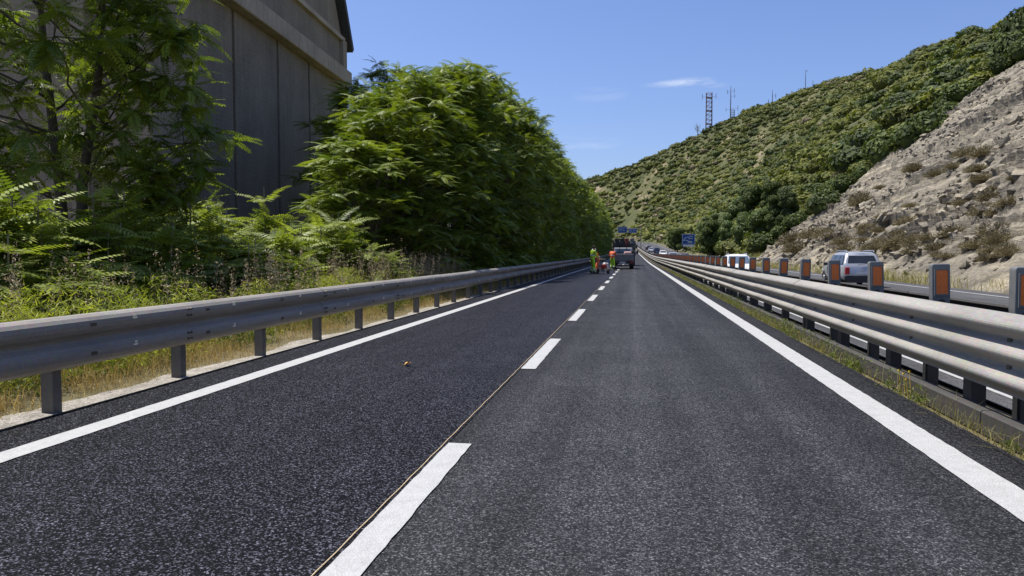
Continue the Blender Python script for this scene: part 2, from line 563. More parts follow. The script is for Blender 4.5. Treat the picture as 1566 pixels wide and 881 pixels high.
def rock_mat(name='limestone_cut', bright=1.):
    m, nt, b, o = new_mat(name)
    v = coords(nt); vs = coords(nt, (.5, .13, 1.6), (R_(20), 0, 0))
    f = noise(nt, vs, .9, 8, .65, .3); f2 = noise(nt, v, .16, 5, .6); f3 = noise(nt, v, 4.5, 8, .72); f4 = noise(nt, vs, 3.2, 6, .7)
    c = ramp(nt, f, [(.28, (.140, .120, .089)), (.43, (.277, .241, .180)), (.58, (.41, .356, .255)), (.75, (.575, .495, .335))])
    c = mix(nt, ramp(nt, f2, [(.42, g(0)), (.62, g(.6))]), c, (.27, .24, .19))
    c = mix(nt, ramp(nt, f4, [(.55, g(0)), (.72, g(.75))]), c, (.14, .125, .105))
    c = mix(nt, 1., c, ramp(nt, f3, [(.28, g(.50 * bright)), (.70, g(1.36 * bright))]), 'MULTIPLY')
    c = mix(nt, 1., c, ramp(nt, noise(nt, v, 1.1, 6, .7), [(.3, g(.72)), (.68, g(1.18))]), 'MULTIPLY')
    wv = nt.nodes.new('ShaderNodeTexWave'); wv.bands_direction = 'Z'; wv.wave_profile = 'SAW'
    wv.inputs['Scale'].default_value = .20; wv.inputs['Distortion'].default_value = 2.6; wv.inputs['Detail'].default_value = 5; wv.inputs['Detail Scale'].default_value = .7; wv.inputs['Detail Roughness'].default_value = .65
    nt.links.new(coords(nt, (1, 1, 1), (R_(20), 0, 0)), wv.inputs['Vector'])
    c = mix(nt, 1., c, ramp(nt, wv.outputs['Fac'], [(.0, g(.55)), (.12, g(.80)), (.3, g(1.0)), (.7, g(1.12)), (.86, g(.95)), (1., g(.78))]), 'MULTIPLY')      # bedding of the limestone
    nt.links.new(c, b.inputs['Base Color']); b.inputs['Roughness'].default_value = .92
    h = mix(nt, .5, f3, f4)
    bump(nt, b, h, 1., .35)
    return m


def concrete_mat(name, base, course=0.):
    m, nt, b, o = new_mat(name)
    v = coords(nt)
    f = noise(nt, v, .45, 7, .6); f2 = noise(nt, coords(nt, (2.6, 2.6, .22)), 1.6, 6, .65); f3 = noise(nt, v, 7, 6, .7)
    c = ramp(nt, f, [(.3, tuple(x * .78 for x in base)), (.7, tuple(x * 1.16 for x in base))])
    c = mix(nt, 1., c, ramp(nt, f2, [(.32, g(.86)), (.62, g(1.05))]), 'MULTIPLY')
    c = mix(nt, 1., c, ramp(nt, f3, [(.25, g(.82)), (.75, g(1.15))]), 'MULTIPLY')
    h = f3
    if course:
        w = nt.nodes.new('ShaderNodeTexWave'); w.bands_direction = 'Z'; w.inputs['Scale'].default_value = course
        w.inputs['Distortion'].default_value = 2.2; w.inputs['Detail'].default_value = 4; w.inputs['Detail Scale'].default_value = 1.4
        nt.links.new(v, w.inputs['Vector'])
        c = mix(nt, 1., c, ramp(nt, w.outputs['Fac'], [(.0, g(.94)), (.35, g(1.02))]), 'MULTIPLY')
        h = f3
    nt.links.new(c, b.inputs['Base Color']); b.inputs['Roughness'].default_value = .9
    bump(nt, b, h, .55, .03)
    return m


MT['ground'] = ground_mat(); MT['gravel'] = gravel_mat(); MT['hill'] = hill_mat(); MT['rock'] = rock_mat(bright=.84); MT['stone'] = rock_mat('loose_limestone', .96)
MT['conc'] = concrete_mat('dark_concrete', (.285, .228, .162), 1.4)
MT['conc_band'] = concrete_mat('concrete_beam', (.47, .38, .275))
MT['conc_post'] = concrete_mat('concrete_pilaster', (.33, .26, .185))
MT['roofing'] = plain('dark_roof_sheet', (.06, .055, .052), .7, .1, .3, 4)

# ------------------------------------------------------------------ ground and roads
def grid(name, us, xs, zfun, mat, parent=None, smooth=True, world=False):
    U, X = np.meshgrid(us, xs, indexing='ij')
    Z = zfun(X, U)
    XX = X if world else X + sx(U)
    ZZ = Z if world else Z + zr(U)
    V = np.stack([XX, U, ZZ], -1).reshape(-1, 3)
    n, m = len(us), len(xs)
    i = np.arange(n - 1)[:, None] * m + np.arange(m - 1)[None, :]
    F = np.stack([i, i + 1, i + m + 1, i + m], -1).reshape(-1, 4)
    return obj(name, np_mesh(name, V, F, mat, smooth), parent)


us = np.concatenate([np.arange(-30, 40, 1.5), np.arange(40, 520, 5), np.array([540, 600, 700, 900, 1300, 2200, 4000.])])
xs = np.array([-3000, -1200, -500, -200, -90, -45, -30, -22, -16, -12, -9, -7.5, -6.5, -5.6, -5.2, -4.8, -4.6, 2.42, 2.6, 3.4, 3.75, 4.0, 15.1, 15.3, 15.8, 16.4, 18, 40, 200, 600, 1500, 3000.])


def ground_profile(X, Y):
    z = np.interp(X, [-3000, -30, -12, -8, -6.5, -5.2, -4.6, 2.4, 2.6, 3.4, 4.0, 15.0, 15.4, 3000], [-.6, -.5, -.28, -.15, -.11, -.09, -.12, -.12, -.13, -.16, -.38, -.38, -.36, -.6])
    n = fbm(X / 1.3, Y / 1.3, 0, 3) * .12
    return z + np.where(((X < -6) & (X > -100)) | ((X > 15.6) & (X < 40)), n, 0)


tag(grid('ground', us, xs, ground_profile, MT['ground']), kind='structure')

usr = np.concatenate([np.arange(-12, 60, 1.), np.arange(60, 470, 4.)])
road = tag(grid('road', usr, [-1.283, -.7, 0, .7, 1.3, 1.9, 2.5], lambda X, U: 0 * X, MT['worn']), kind='structure')
# the fresh lane sits a few millimetres higher and shows its broken edge on the left
lane = grid('fresh_lane', usr, [-4.76, -4.4, -3.8, -3, -2.2, -1.5, -1.287], lambda X, U: 0 * X + .004, MT['fresh'], road)
ye = np.arange(-12, 60, .08)
xe = -4.75 - .018 * np.abs(fbm(ye * 2.1, 0 * ye, 1.5, 4)) * 2 - .012 * rng.random(len(ye))
V = np.concatenate([np.stack([np.full(len(ye), -4.70), ye, np.full(len(ye), .008)], -1), np.stack([xe, ye, np.full(len(ye), .002)], -1), np.stack([xe - .012, ye, np.full(len(ye), -.115)], -1)])
n = len(ye); a = np.arange(n - 1)
F = np.concatenate([np.stack([a, a + 1, a + n + 1, a + n], -1), np.stack([a + n, a + n + 1, a + 2 * n + 1, a + 2 * n], -1)])
obj('road_edge', np_mesh('road_edge', V, F, MT['fresh']), road)
xe = 2.5 + .03 * np.abs(fbm(ye * 1.7, 0 * ye, 7.5, 4)) * 2 + .015 * rng.random(n)
V = np.concatenate([np.stack([np.full(n, 2.46), ye, np.full(n, .004)], -1), np.stack([xe, ye, np.full(n, .0)], -1), np.stack([xe + .02, ye, np.full(n, -.13)], -1)])
obj('road_edge', np_mesh('road_edge', V, F[:, ::-1], MT['worn']), road)


def line(name, x0, x1, y0, y1, z, parent, step=.10, ragged=.004):
    ys = np.arange(y0, min(y1, 70.), step)
    if y1 > 70: ys = np.concatenate([ys, np.arange(70, y1, 4.)])
    ys = np.append(ys, y1); k = len(ys)
    j0 = (rng.random(k) - .5) * 2 * ragged + .002 * fbm(ys * .6, 0 * ys, x0, 3); j1 = (rng.random(k) - .5) * 2 * ragged + .002 * fbm(ys * .6, 0 * ys, x1 + 3, 3)
    e0 = (rng.random(2) - .5) * .02
    V = np.concatenate([np.stack([x0 + j0 + sx(ys), ys, z + zr(ys)], -1), np.stack([x1 + j1 + sx(ys), ys, z + zr(ys)], -1)])
    V[0, 1] += e0[0]; V[-1, 1] += e0[1]
    i = np.arange(k - 1)
    return obj(name, np_mesh(name, V, np.stack([i, i + k, i + k + 1, i + 1], -1), MT['paint']), parent)


line('edge_line', -4.195, -3.985, -12, 460, .010, road)
line('edge_line', 1.935, 2.19, -12, 460, .007, road)
line('lane_dash', -1.282, -1.112, -4.1, -1.1, .008, road); line('lane_dash', -1.282, -1.112, 1.92, 4.94, .008, road)
y = 8.29
while y < 400:
    line('lane_dash', -1.282, -1.112, y, y + 3.0, .008, road); y += 6.08

oroad = tag(grid('opposite_road', usr, [3.95, 5, 6, 9.2, 12, 15.0], lambda X, U: 0 * X - .31, MT['old']), kind='structure')
line('edge_line', 4.25, 4.42, -12, 460, -.303, oroad)
line('edge_line', 13.7, 13.85, -12, 460, -.303, oroad)
y = -10
while y < 400:
    line('lane_dash', 9.1, 9.24, y, y + 3.0, -.303, oroad, .5); y += 7.5

# pale gravel strip between asphalt and grass
yg = np.concatenate([np.arange(-6, 40, .25), np.arange(40, 140, 2.)])
gx = -5.46 + .45 * fbm(yg / 1.6, 0 * yg, 2.2, 3)
cols = []
for t in (0, .25, .5, .75, 1.):
    X = -4.62 * (1 - t) + gx * t
    cols.append(np.stack([X + sx(yg), yg, zr(yg) - .062 - .02 * t + .03 * fbm(X * 4, yg * 4, 0, 3) - .035 * (t == 1.)], -1))
V = np.concatenate(cols); k = len(yg); i = np.arange(k - 1)
F = np.concatenate([np.stack([i + c * k, i + 1 + c * k, i + 1 + (c + 1) * k, i + (c + 1) * k], -1) for c in range(4)])
tag(obj('gravel_strip', np_mesh('gravel_strip', V, F, MT['gravel'], True)), kind='structure')

# ------------------------------------------------------------------ hill and rock cut
uh = np.concatenate([np.arange(-60, 200, 2.5), np.arange(200, 720, 4.)])
xh = np.concatenate([np.arange(-160, 10, 5.), np.arange(10, 60, 1.6), np.arange(60, 240, 4.)])
tag(grid('hill', uh, xh, lambda X, U: hillz(X, U), MT['hill'], None, True, True), kind='structure')

ur = np.arange(14, 120, .31); sr = np.arange(-1.5, 50, .27)


def rock_surface(S, Y):
    X = S + 16.5
    e = in_rock(X, Y)
    z0 = hillz(X, Y, False)
    edge = np.clip((e + 13 * fbm(X / 7., Y / 7., 4.4, 4) + 14 * fbm(X / 15., Y / 60., 1.9, 2) - 2) / 4., 0, 1); edge = edge * edge * (3 - 2 * edge)
    d = -2.6 + edge * 3.6
    q = z0 + .36 * Y + 1.3 * fbm(X / 9., Y / 12., 2.1, 3)
    st = q / 1.35; fr = st - np.floor(st); amp = .15 + .95 * hash3(np.floor(st), np.floor(st) * 0 + 3, np.floor(st) * 0 + 1)
    broken = np.clip(.62 + 2.6 * fbm(X / 6., Y / 9., 8.8, 3), 0, 1)
    step = (.55 - fr) * amp * broken * 1.0
    st2 = q / .46 + .3; fr2 = st2 - np.floor(st2)
    step2 = (.5 - fr2) * .34 * np.clip(.4 + 2.4 * fbm(X / 2.2, Y / 3.5, 1.7, 2), 0, 1)
    r = fbm(X / 5., Y / 7., 0, 4) * 1.5 + fbm(X / .9, Y / 1.3, q, 3) * .75 + np.abs(fbm(X / 1.7, Y / 1.2, q / 2., 3)) * -.9
    foot = np.clip(S / 2.0, 0, 1)
    return z0, edge * (step + step2 + r) * foot, d


S, U = np.meshgrid(sr, ur, indexing='xy')
z0, disp, d = rock_surface(S, U)
V = np.stack([S + 16.5 - .55 * disp, U, z0 + d + .8 * disp], -1).reshape(-1, 3)
n, m = S.shape; i = np.arange(n - 1)[:, None] * m + np.arange(m - 1)[None, :]
F = np.stack([i, i + 1, i + m + 1, i + m], -1).reshape(-1, 4)
rock = tag(obj('rock_slope', np_mesh('rock_slope', V, F, MT['rock'], False)), kind='structure')
RV = V.reshape(n, m, 3)

# loose limestone blocks on the ledges
stone_meshes = []
for k in range(6):
    bm = bmesh.new(); bmesh.ops.create_cube(bm, size=1.)
    bmesh.ops.subdivide_edges(bm, edges=list(bm.edges), cuts=1, use_grid_fill=True)
    for v in bm.verts:
        v.co = Vector((v.co.x * 1., v.co.y * 1.35, v.co.z * .6)) * random.uniform(.75, 1.12) + Vector((random.uniform(-.1, .1), random.uniform(-.1, .1), random.uniform(-.06, .06)))
    me = bpy.data.meshes.new('stone'); bm.to_mesh(me); bm.free(); me.materials.append(MT['stone']); stone_meshes.append(me)
# fine rubble, far too many pieces to count
rr_ = np.random.default_rng(9); ia = rr_.integers(4, n - 4, 26000); ib = rr_.integers(4, m - 6, 26000)
q_ = (z0[ia, ib] + .36 * U[ia, ib] + 1.3 * fbm((S[ia, ib] + 16.5) / 9., U[ia, ib] / 12., 2.1, 3)) / .46 + .3
sel = (in_rock(S[ia, ib], U[ia, ib]) > 1.5) & ((q_ % 1. < .38) | (rr_.random(26000) < .2)) & (fbm(S[ia, ib] / 5., U[ia, ib] / 7., 3.9, 3) > rr_.uniform(-.2, .1, 26000)); ia, ib = ia[sel][:9000], ib[sel][:9000]
C = RV[ia, ib]; k = len(C); sz = np.clip(rr_.lognormal(-2.1, .5, k), .05, .42)
cube = np.array([(-1, -1, -1), (1, -1, -1), (1, 1, -1), (-1, 1, -1), (-1, -1, 1), (1, -1, 1), (1, 1, 1), (-1, 1, 1)], float)
cf = np.array([(0, 3, 2, 1), (4, 5, 6, 7), (0, 1, 5, 4), (1, 2, 6, 5), (2, 3, 7, 6), (3, 0, 4, 7)])
Rm = None
az_, el_, ro_ = rr_.random(k) * 6.28, rr_.normal(0, .5, k), rr_.normal(0, .6, k)
ca, sa, ce, se, cr, sr2 = np.cos(az_), np.sin(az_), np.cos(el_), np.sin(el_), np.cos(ro_), np.sin(ro_)
X_ = np.stack([ca * ce, sa * ce, se], -1); Y_ = np.stack([-sa, ca, 0 * sa], -1); Z_ = np.cross(X_, Y_); Y2 = Y_ * cr[:, None] + Z_ * sr2[:, None]; Z2 = np.cross(X_, Y2)
jit = cube[None] * rr_.uniform(.55, 1.2, (k, 8, 1)) * np.array([1., 1.3, .65]) * sz[:, None, None]
VV = C[:, None, :] + jit[..., :1] * X_[:, None] + jit[..., 1:2] * Y2[:, None] + jit[..., 2:] * Z2[:, None]
tag(obj('rubble', np_mesh('rubble', VV.reshape(-1, 3), (cf[None] + (np.arange(k) * 8)[:, None, None]).reshape(-1, 4), MT['stone']), rock), kind='stuff')
cnt = 0
while cnt < 290:
    a, b = random.randrange(20, n - 5), random.randrange(6, m - 8)
    p = RV[a, b]
    if in_rock(p[0], p[1]) < 3: continue
    px, py, kk = proj(p)
    if not (1150 < px < 1600): continue
    q = float(z0[a, b] + .27 * U[a, b]); band = (q / 1.35) % 1.
    if band < .35 and random.random() < .8: continue
    o = obj('stone', random.choice(stone_meshes), rock, p + np.array([.02, 0, -.02]))
    sz = random.choice((.14, .17, .2, .25, .32, .42)) * random.uniform(.8, 1.2)
    o.scale = (sz, sz * random.uniform(.8, 1.8), sz * random.uniform(.7, 1.2)); o.rotation_euler = (random.uniform(-.5, .5), random.uniform(-1.1, .1), random.uniform(-.9, .9))
    cnt += 1

# ------------------------------------------------------------------ concrete hall on the left
BD = math.atan(104 / FPX) - PS                 # heading of the wall seen past the trees
bdir = Vector((math.sin(BD), math.cos(BD), 0))
far = Vector((-20.0, 48.5, 0))
WL = 23.4
near = far - bdir * WL
hall = empty('concrete_hall', 'tall dark concrete industrial hall with ribbed walls and steep gable roof behind the trees', 'building', (near.x, near.y, -.4), -BD)
# local frame: y along the seen wall, x towards the road; depth to -x
EH = 16.4; BH0, BH1 = 13.35, 14.3
DEP = 34.
core = MB().box((-DEP / 2 - .35, WL / 2, EH / 2), (DEP, WL - .3, EH))
core.build('wall', MT['conc_post'], hall)


def wall_along(px):
    best = min((abs(proj((near + bdir * t + Vector((0, 0, 5))))[0] - px), t) for t in np.linspace(-5, 26, 1200)); return best[1]


joints = [wall_along(287)] + [wall_along(p) for p in (362, 429, 476)] + [WL - .75]
PW = joints[0] - .1
MB().box((-.05, PW / 2, EH / 2), (.6, PW, EH)).build('pilaster', MT['conc_post'], hall, bevel=.04, seg=1)
MB().box((-.05, WL - .3, EH / 2), (.6, .75, EH)).build('pilaster', MT['conc_post'], hall, bevel=.04, seg=1)
for a, b in zip(joints[:-1], joints[1:]):
    MB().box((-.19, (a + b) / 2, BH0 / 2), (.3, b - a - .26, BH0 - .02)).build('wall_panel', MT['conc'], hall, bevel=.02, seg=1)
    MB().box((-.28, b, BH0 / 2), (.06, .12, BH0 - .1)).build('joint_strip', MT['roofing'], hall)
for k in range(5):
    a, b = k * (WL + .5) / 5 - .25, (k + 1) * (WL + .5) / 5 - .25
    MB().box((.06, (a + b) / 2, (BH0 + BH1) / 2), (.95, b - a - .03, BH1 - BH0)).build('ledge_beam', MT['conc_band'], hall, bevel=.04, seg=1)
MB().box((-.2, WL / 2, (BH1 + EH) / 2), (.34, WL - .5, EH - BH1)).build('wall_panel', MT['conc'], hall)
# gable above the eaves: steep, then flatter
gz = [(0 - .1, EH), (WL + .1, EH), (WL - 2.4, EH + 4.2), (WL - 7, EH + 8.6), (WL / 2, EH + 10.5), (7, EH + 8.6), (2.4, EH + 4.2)]
MB().prism(gz, -DEP - .3, -.1, 'x').build('gable', MT['conc'], hall)
MB().box((.02, WL / 2, EH + .05), (.34, WL - .2, .28)).build('ledge', MT['conc_band'], hall)
rp = [(WL + .75, EH - .55), (WL - 2.2, EH + 4.35), (WL - 6.9, EH + 8.85), (WL / 2, EH + 10.8), (6.9, EH + 8.85), (2.2, EH + 4.35), (-.75, EH - .55)]
rp2 = [(a + (0.28 if a > WL / 2 else (-.28 if a < WL / 2 else 0)), b + .28) for a, b in rp]
for k in range(6):
    MB().prism([rp[k], rp[k + 1], rp2[k + 1], rp2[k]], -DEP - .8, .45, 'x').build('roof', MT['roofing'], hall)
for k in range(7):     # side wall towards the camera: ribs
    MB().box((-2.5 - k * 4.6, -.1, EH / 2), (.7, .5, EH - .1)).build('pilaster', MT['conc_post'], hall, bevel=.03, seg=1)
for k in range(6):
    MB().box((-4.8 - k * 4.6, .02, EH / 2), (3.7, .2, EH - .2)).build('wall_panel', MT['conc'], hall)

# ------------------------------------------------------------------ guardrail on the left
def wave(n, z0, z1, depth, sgn):
    """corrugated beam profile from top to bottom; sgn +1 bulges to +x"""
    P = []; hgt = (z1 - z0) / n
    for k in range(n):
        zt = z1 - k * hgt
        for t, dd in ((.0, .0), (.06, .14), (.18, .55), (.28, .86), (.36, .97), (.43, 1.), (.50, .97), (.58, .86), (.70, .52), (.84, .14), (.94, .0)):
            P.append((sgn * depth * dd, zt - t * hgt))
    P.append((0, z0)); return P


def rail_frame(X0): return lambda x, y, z: W(X0 + x, y, z)


def piece(me_fn, name, parent): return me_fn.build(name, None, parent)


rail = empty('guardrail', 'grey galvanised two-wave guardrail on posts along the grassy left verge', 'guardrail', (-5.05, 0, -.09))


def child_world(o, parent):       # geometry was made in world coordinates
    o.parent = parent; o.location = -Vector(parent.location); return o


prof = [(-.03, .765), (-.03, .782), (.02, .778), (.065, .756), (.092, .724), (.10, .687), (.094, .65), (.07, .61), (.03, .575), (.015, .552), (.03, .53), (.07, .495), (.094, .455), (.10, .418), (.094, .382), (.07, .345), (.03, .315), (.02, .31)]
PL = 3.68
y = -4.0 + .0
seam0 = 7.42
k0 = -3
y = seam0 + k0 * PL
while y < 250:
    dz = random.uniform(-.006, .006); dx = random.uniform(-.006, .006)
    fr = lambda x, yy, z: W(-5.05 + x + dx, yy, z + dz)
    mb = MB(); nseg = 1 if y > 60 else 2
    for q in range(nseg): mb.sheet(prof, y + q * PL / nseg, y + (q + 1) * PL / nseg + (.10 if q == nseg - 1 else 0), fr, -.006)
    child_world(mb.build('beam', MT['galv']), rail)
    if y < 26:
        for zz in (.72, .65, .45, .385):
            for ddx in (.03, .09):
                p = fr(.088, y + ddx, zz); child_world(MB().tube([p, (p[0] + .024, p[1], p[2])], .013, 6).build('bolt', MT['bolt']), rail)
    for q in (0, 1):
        yp = y + .04 + q * PL / 2 - (.0 if q else 0)
        px_ = -5.06
        mb = MB()
        # channel-section post with a spacer block behind the beam
        c = W(px_, yp, 0)
        a, w_, t_ = .12, .10, .012
        mb.box((c[0] - .06, c[1], c[2] + .30), (a, t_, .80)); mb.box((c[0] + 0. - t_ / 2, c[1] + w_ / 2 + .0, c[2] + .30), (t_, w_ - t_, .80)); mb.box((c[0] - .12 + t_ / 2, c[1] + w_ / 2, c[2] + .30), (t_, w_ - t_, .80))
        child_world(mb.build('post', MT['post_steel']), rail)
        if y < 40:
            for zz in (.687, .418):
                p = fr(.10, yp + .38, zz); child_world(MB().box(p, (.010, .07, .03)).build('slot_cover', MT['bolt']), rail)
            for zz in (.70, .432):
                p = fr(.1005, yp + .95, zz)
                mb = MB().box((p[0], p[1], p[2]), (.006, .06, .014)).box((p[0], p[1] + .008, p[2] + .026), (.006, .034, .020))
                child_world(mb.build('marking_tag', MT['tagw']), rail)
    y += PL

# ------------------------------------------------------------------ central barrier on the right
bar = empty('median_barrier', 'pale galvanised three-wave crash barrier facing the fresh carriageway', 'crash barrier', (2.85, 0, -.13))
prof = wave(3, .25, .885, .11, -1)
prof = [(.02, .86), (.012, .885)] + prof + [(.012, .255)]
PL = 4.05; y = 9.3 - 4 * PL
while y < 330:
    dz = random.uniform(-.006, .006); dx = random.uniform(-.006, .006)
    fr = lambda x, yy, z: W(2.88 + x + dx, yy, z + dz)
    child_world(MB().sheet(prof, y, y + PL + .10, fr, .006).build('beam', MT['galv_pale']), bar)
    lp = [(.06, .065), (-.03, .065), (-.045, .05), (-.045, -.12), (-.03, -.135), (.06, -.135)]
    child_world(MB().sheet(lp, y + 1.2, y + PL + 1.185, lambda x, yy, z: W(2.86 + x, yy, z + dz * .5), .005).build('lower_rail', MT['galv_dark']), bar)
    if y < 30:
        for zz in (.85, .64, .43):
            for dd in (.03, .09):
                p = fr(-.08, y + dd, zz - .06); child_world(MB().tube([p, (p[0] - .024, p[1], p[2])], .013, 6).build('bolt', MT['bolt']), bar)
        for q in (0, 1):
            for zz in (.675, .463):
                p = fr(-.006, y + .9 + q * 2.02, zz); child_world(MB().box(p, (.014, .06, .035)).build('slot_cover', MT['bolt']), bar)
    for q in (0, 1):
        yp = y + 1.7 + q * PL / 2
        c = W(2.98, yp, 0)
        child_world(MB().box((c[0], c[1], c[2] + .33), (.12, .16, .94)).build('post', MT['dark_steel']), bar)
    y += PL

YF = 9.3 - 4 * 4.05 + 1.7
bar2 = empty('rear_barrier', 'dark backed crash barrier behind the row of orange delineators', 'crash barrier', (3.5, 0, -.2))
prof = wave(3, .30, .86, .085, 1); prof = [(-.02, .84), (-.012, .86)] + prof + [(-.012, .30)]
y = YF - 1.1
while y < 330:
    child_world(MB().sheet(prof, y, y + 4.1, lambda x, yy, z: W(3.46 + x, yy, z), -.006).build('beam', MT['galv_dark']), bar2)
    for q in (0, 1):
        c = W(3.38, y + q * 2.025 + 1.1, 0)
        child_world(MB().box((c[0], c[1], c[2] + .28), (.12, .14, .96)).build('post', MT['dark_steel']), bar2)
        c = W(3.18, y + q * 2.025 + 1.1, .70)
        child_world(MB().box(c, (.30, .10, .08)).build('spacer', MT['dark_steel']), bar2)
    y += 4.05

# orange delineators between the two barriers
def delineator():
    e = empty('delineator', 'grey plastic delineator post with orange reflector between the crash barriers', 'delineator', (0, 0, 0), 0, 'delineators along the median')
    # rounded tall housing, slightly narrower foot
    hw, dp = .086, .05
    poly = [(-hw * .62, 0), (hw * .62, 0), (hw * .95, .06), (hw, .13), (hw, .455), (hw * .9, .475), (-hw * .9, .475), (-hw, .455), (-hw, .13), (-hw * .95, .06)]
    MB().prism(poly, -dp, dp, 'y').build('housing', MT['plastic_grey'], e, bevel=.012, seg=2)
    fr_ = MB()
    x0, x1, z0_, z1_ = -.052, .060, .165, .41
    for (cx, cz, w_, h_) in (((x0 + x1) / 2, z1_ + .008, x1 - x0 + .03, .016), ((x0 + x1) / 2, z0_ - .008, x1 - x0 + .03, .016), (x0 - .008, (z0_ + z1_) / 2, .014, z1_ - z0_), (x1 + .008, (z0_ + z1_) / 2, .014, z1_ - z0_)):
        fr_.box((cx, -dp - .006, cz), (w_, .016, h_))
    fr_.build('frame', MT['plastic_grey'], e)
    MB().box(((x0 + x1) / 2, -dp - .003, (z0_ + z1_) / 2), (x1 - x0, .008, z1_ - z0_)).build('reflector', MT['orange'], e)
    MB().tube([(0, -dp + .01, .075), (0, -dp - .012, .075)], .036, 14).tube([(0, -dp - .0, .075), (0, -dp - .02, .075)], .018, 10).build('mounting_bolt', MT['trim'], e)
    MB().box((0, 0, -.06), (.10, .08, .15)).build('foot', MT['dark_steel'], e)
    return e


proto = delineator(); k = 0
y = 6.1
while y < 118:
    o = proto if k == 0 else copy_tree(proto)
    o.location = W(3.12, y + (.38 if k == 0 else 0), .765); o.rotation_euler = (random.uniform(-.03, .03), random.uniform(-.03, .03), random.uniform(-.06, .06))
    y += 2.0; k += 1

# ------------------------------------------------------------------ marking cord and dead leaf
yc = np.arange(-4, 34, .22)
cx_ = -1.305 + .004 * fbm(yc * .5, 0 * yc, .4, 3)
mb = MB().tube([(cx_[i] - .004 * (i % 2), yc[i], .0095) for i in range(len(yc))], .0032, 5)
tag(mb.build('marking_cord', MT['cord']), 'thin tan marking cord stretched along the joint between the two asphalt lanes', 'cord')
lp = at_z(618, 560)
mb = MB()
for k in range(7):
    a = k / 6 * 2.2 - 1.1
    mb.add([(0, 0, .0), (.10 * math.cos(a - .2), .10 * math.sin(a - .2), .03 + .02 * (k % 2)), (.15 * math.cos(a), .13 * math.sin(a), .018 + .02 * ((k + 1) % 2)), (.10 * math.cos(a + .2), .10 * math.sin(a + .2), .03)], [(0, 1, 2, 3)])
mb.tube([(0, 0, .004), (-.05, .01, .012), (-.1, .0, .02)], .004, 5)
lo = mb.build('dead_leaf', MT['dead_leaf'], None, (lp[0], lp[1], .012)); lo.rotation_euler = (0, 0, .3); lo.scale = (.62, .62, .8)
tag(lo, 'curled yellow-brown dead leaf lying on the dark fresh asphalt', 'leaf')

# ------------------------------------------------------------------ vehicles
def wheel(parent, x, y, r, w, side):
    t = MB().tube([(x - w / 2, y, r), (x - w * .38, y, r), (x + w * .38, y, r), (x + w / 2, y, r)], [r * .9, r, r, r * .9], 20).build('wheel', MT['black'], parent)
    xs_ = x + side * w * .46
    mb = MB().tube([(xs_ - side * .02, y, r), (xs_ + side * .02, y, r)], [r * .62, r * .58], 16)
    for k in range(5):
        a = k * 2 * math.pi / 5
        mb.box((xs_ + side * .022, y + math.cos(a) * r * .32, r + math.sin(a) * r * .32), (.02, r * .12 + abs(math.cos(a)) * r * .4, r * .12 + abs(math.sin(a)) * r * .4))
    mb.build('rim', MT['chrome'], t)


def frustum(yb0, yb1, yt0, yt1, wb, wt, z0, z1):
    return [(-wb, yb0, z0), (wb, yb0, z0), (wb, yb1, z0), (-wb, yb1, z0), (-wt, yt0, z1), (wt, yt0, z1), (wt, yt1, z1), (-wt, yt1, z1)]


def quad_on(Vs, ids, u0, u1, v0, v1, off):
    """panel inside the quad ids (bl, br, tr, tl), moved out along its normal"""
    bl, br, tr, tl = [Vector(Vs[i]) for i in ids]
    def P(u, v): return (bl * (1 - u) + br * u) * (1 - v) + (tl * (1 - u) + tr * u) * v
    nn = (br - bl).cross(tl - bl).normalized()
    c = [P(u0, v0), P(u1, v0), P(u1, v1), P(u0, v1)]
    a = [p + nn * off for p in c]; b = [p - nn * .06 for p in c]
    return [tuple(p) for p in a + b], [(0, 1, 2, 3), (7, 6, 5, 4), (0, 4, 5, 1), (1, 5, 6, 2), (2, 6, 7, 3), (3, 7, 4, 0)]


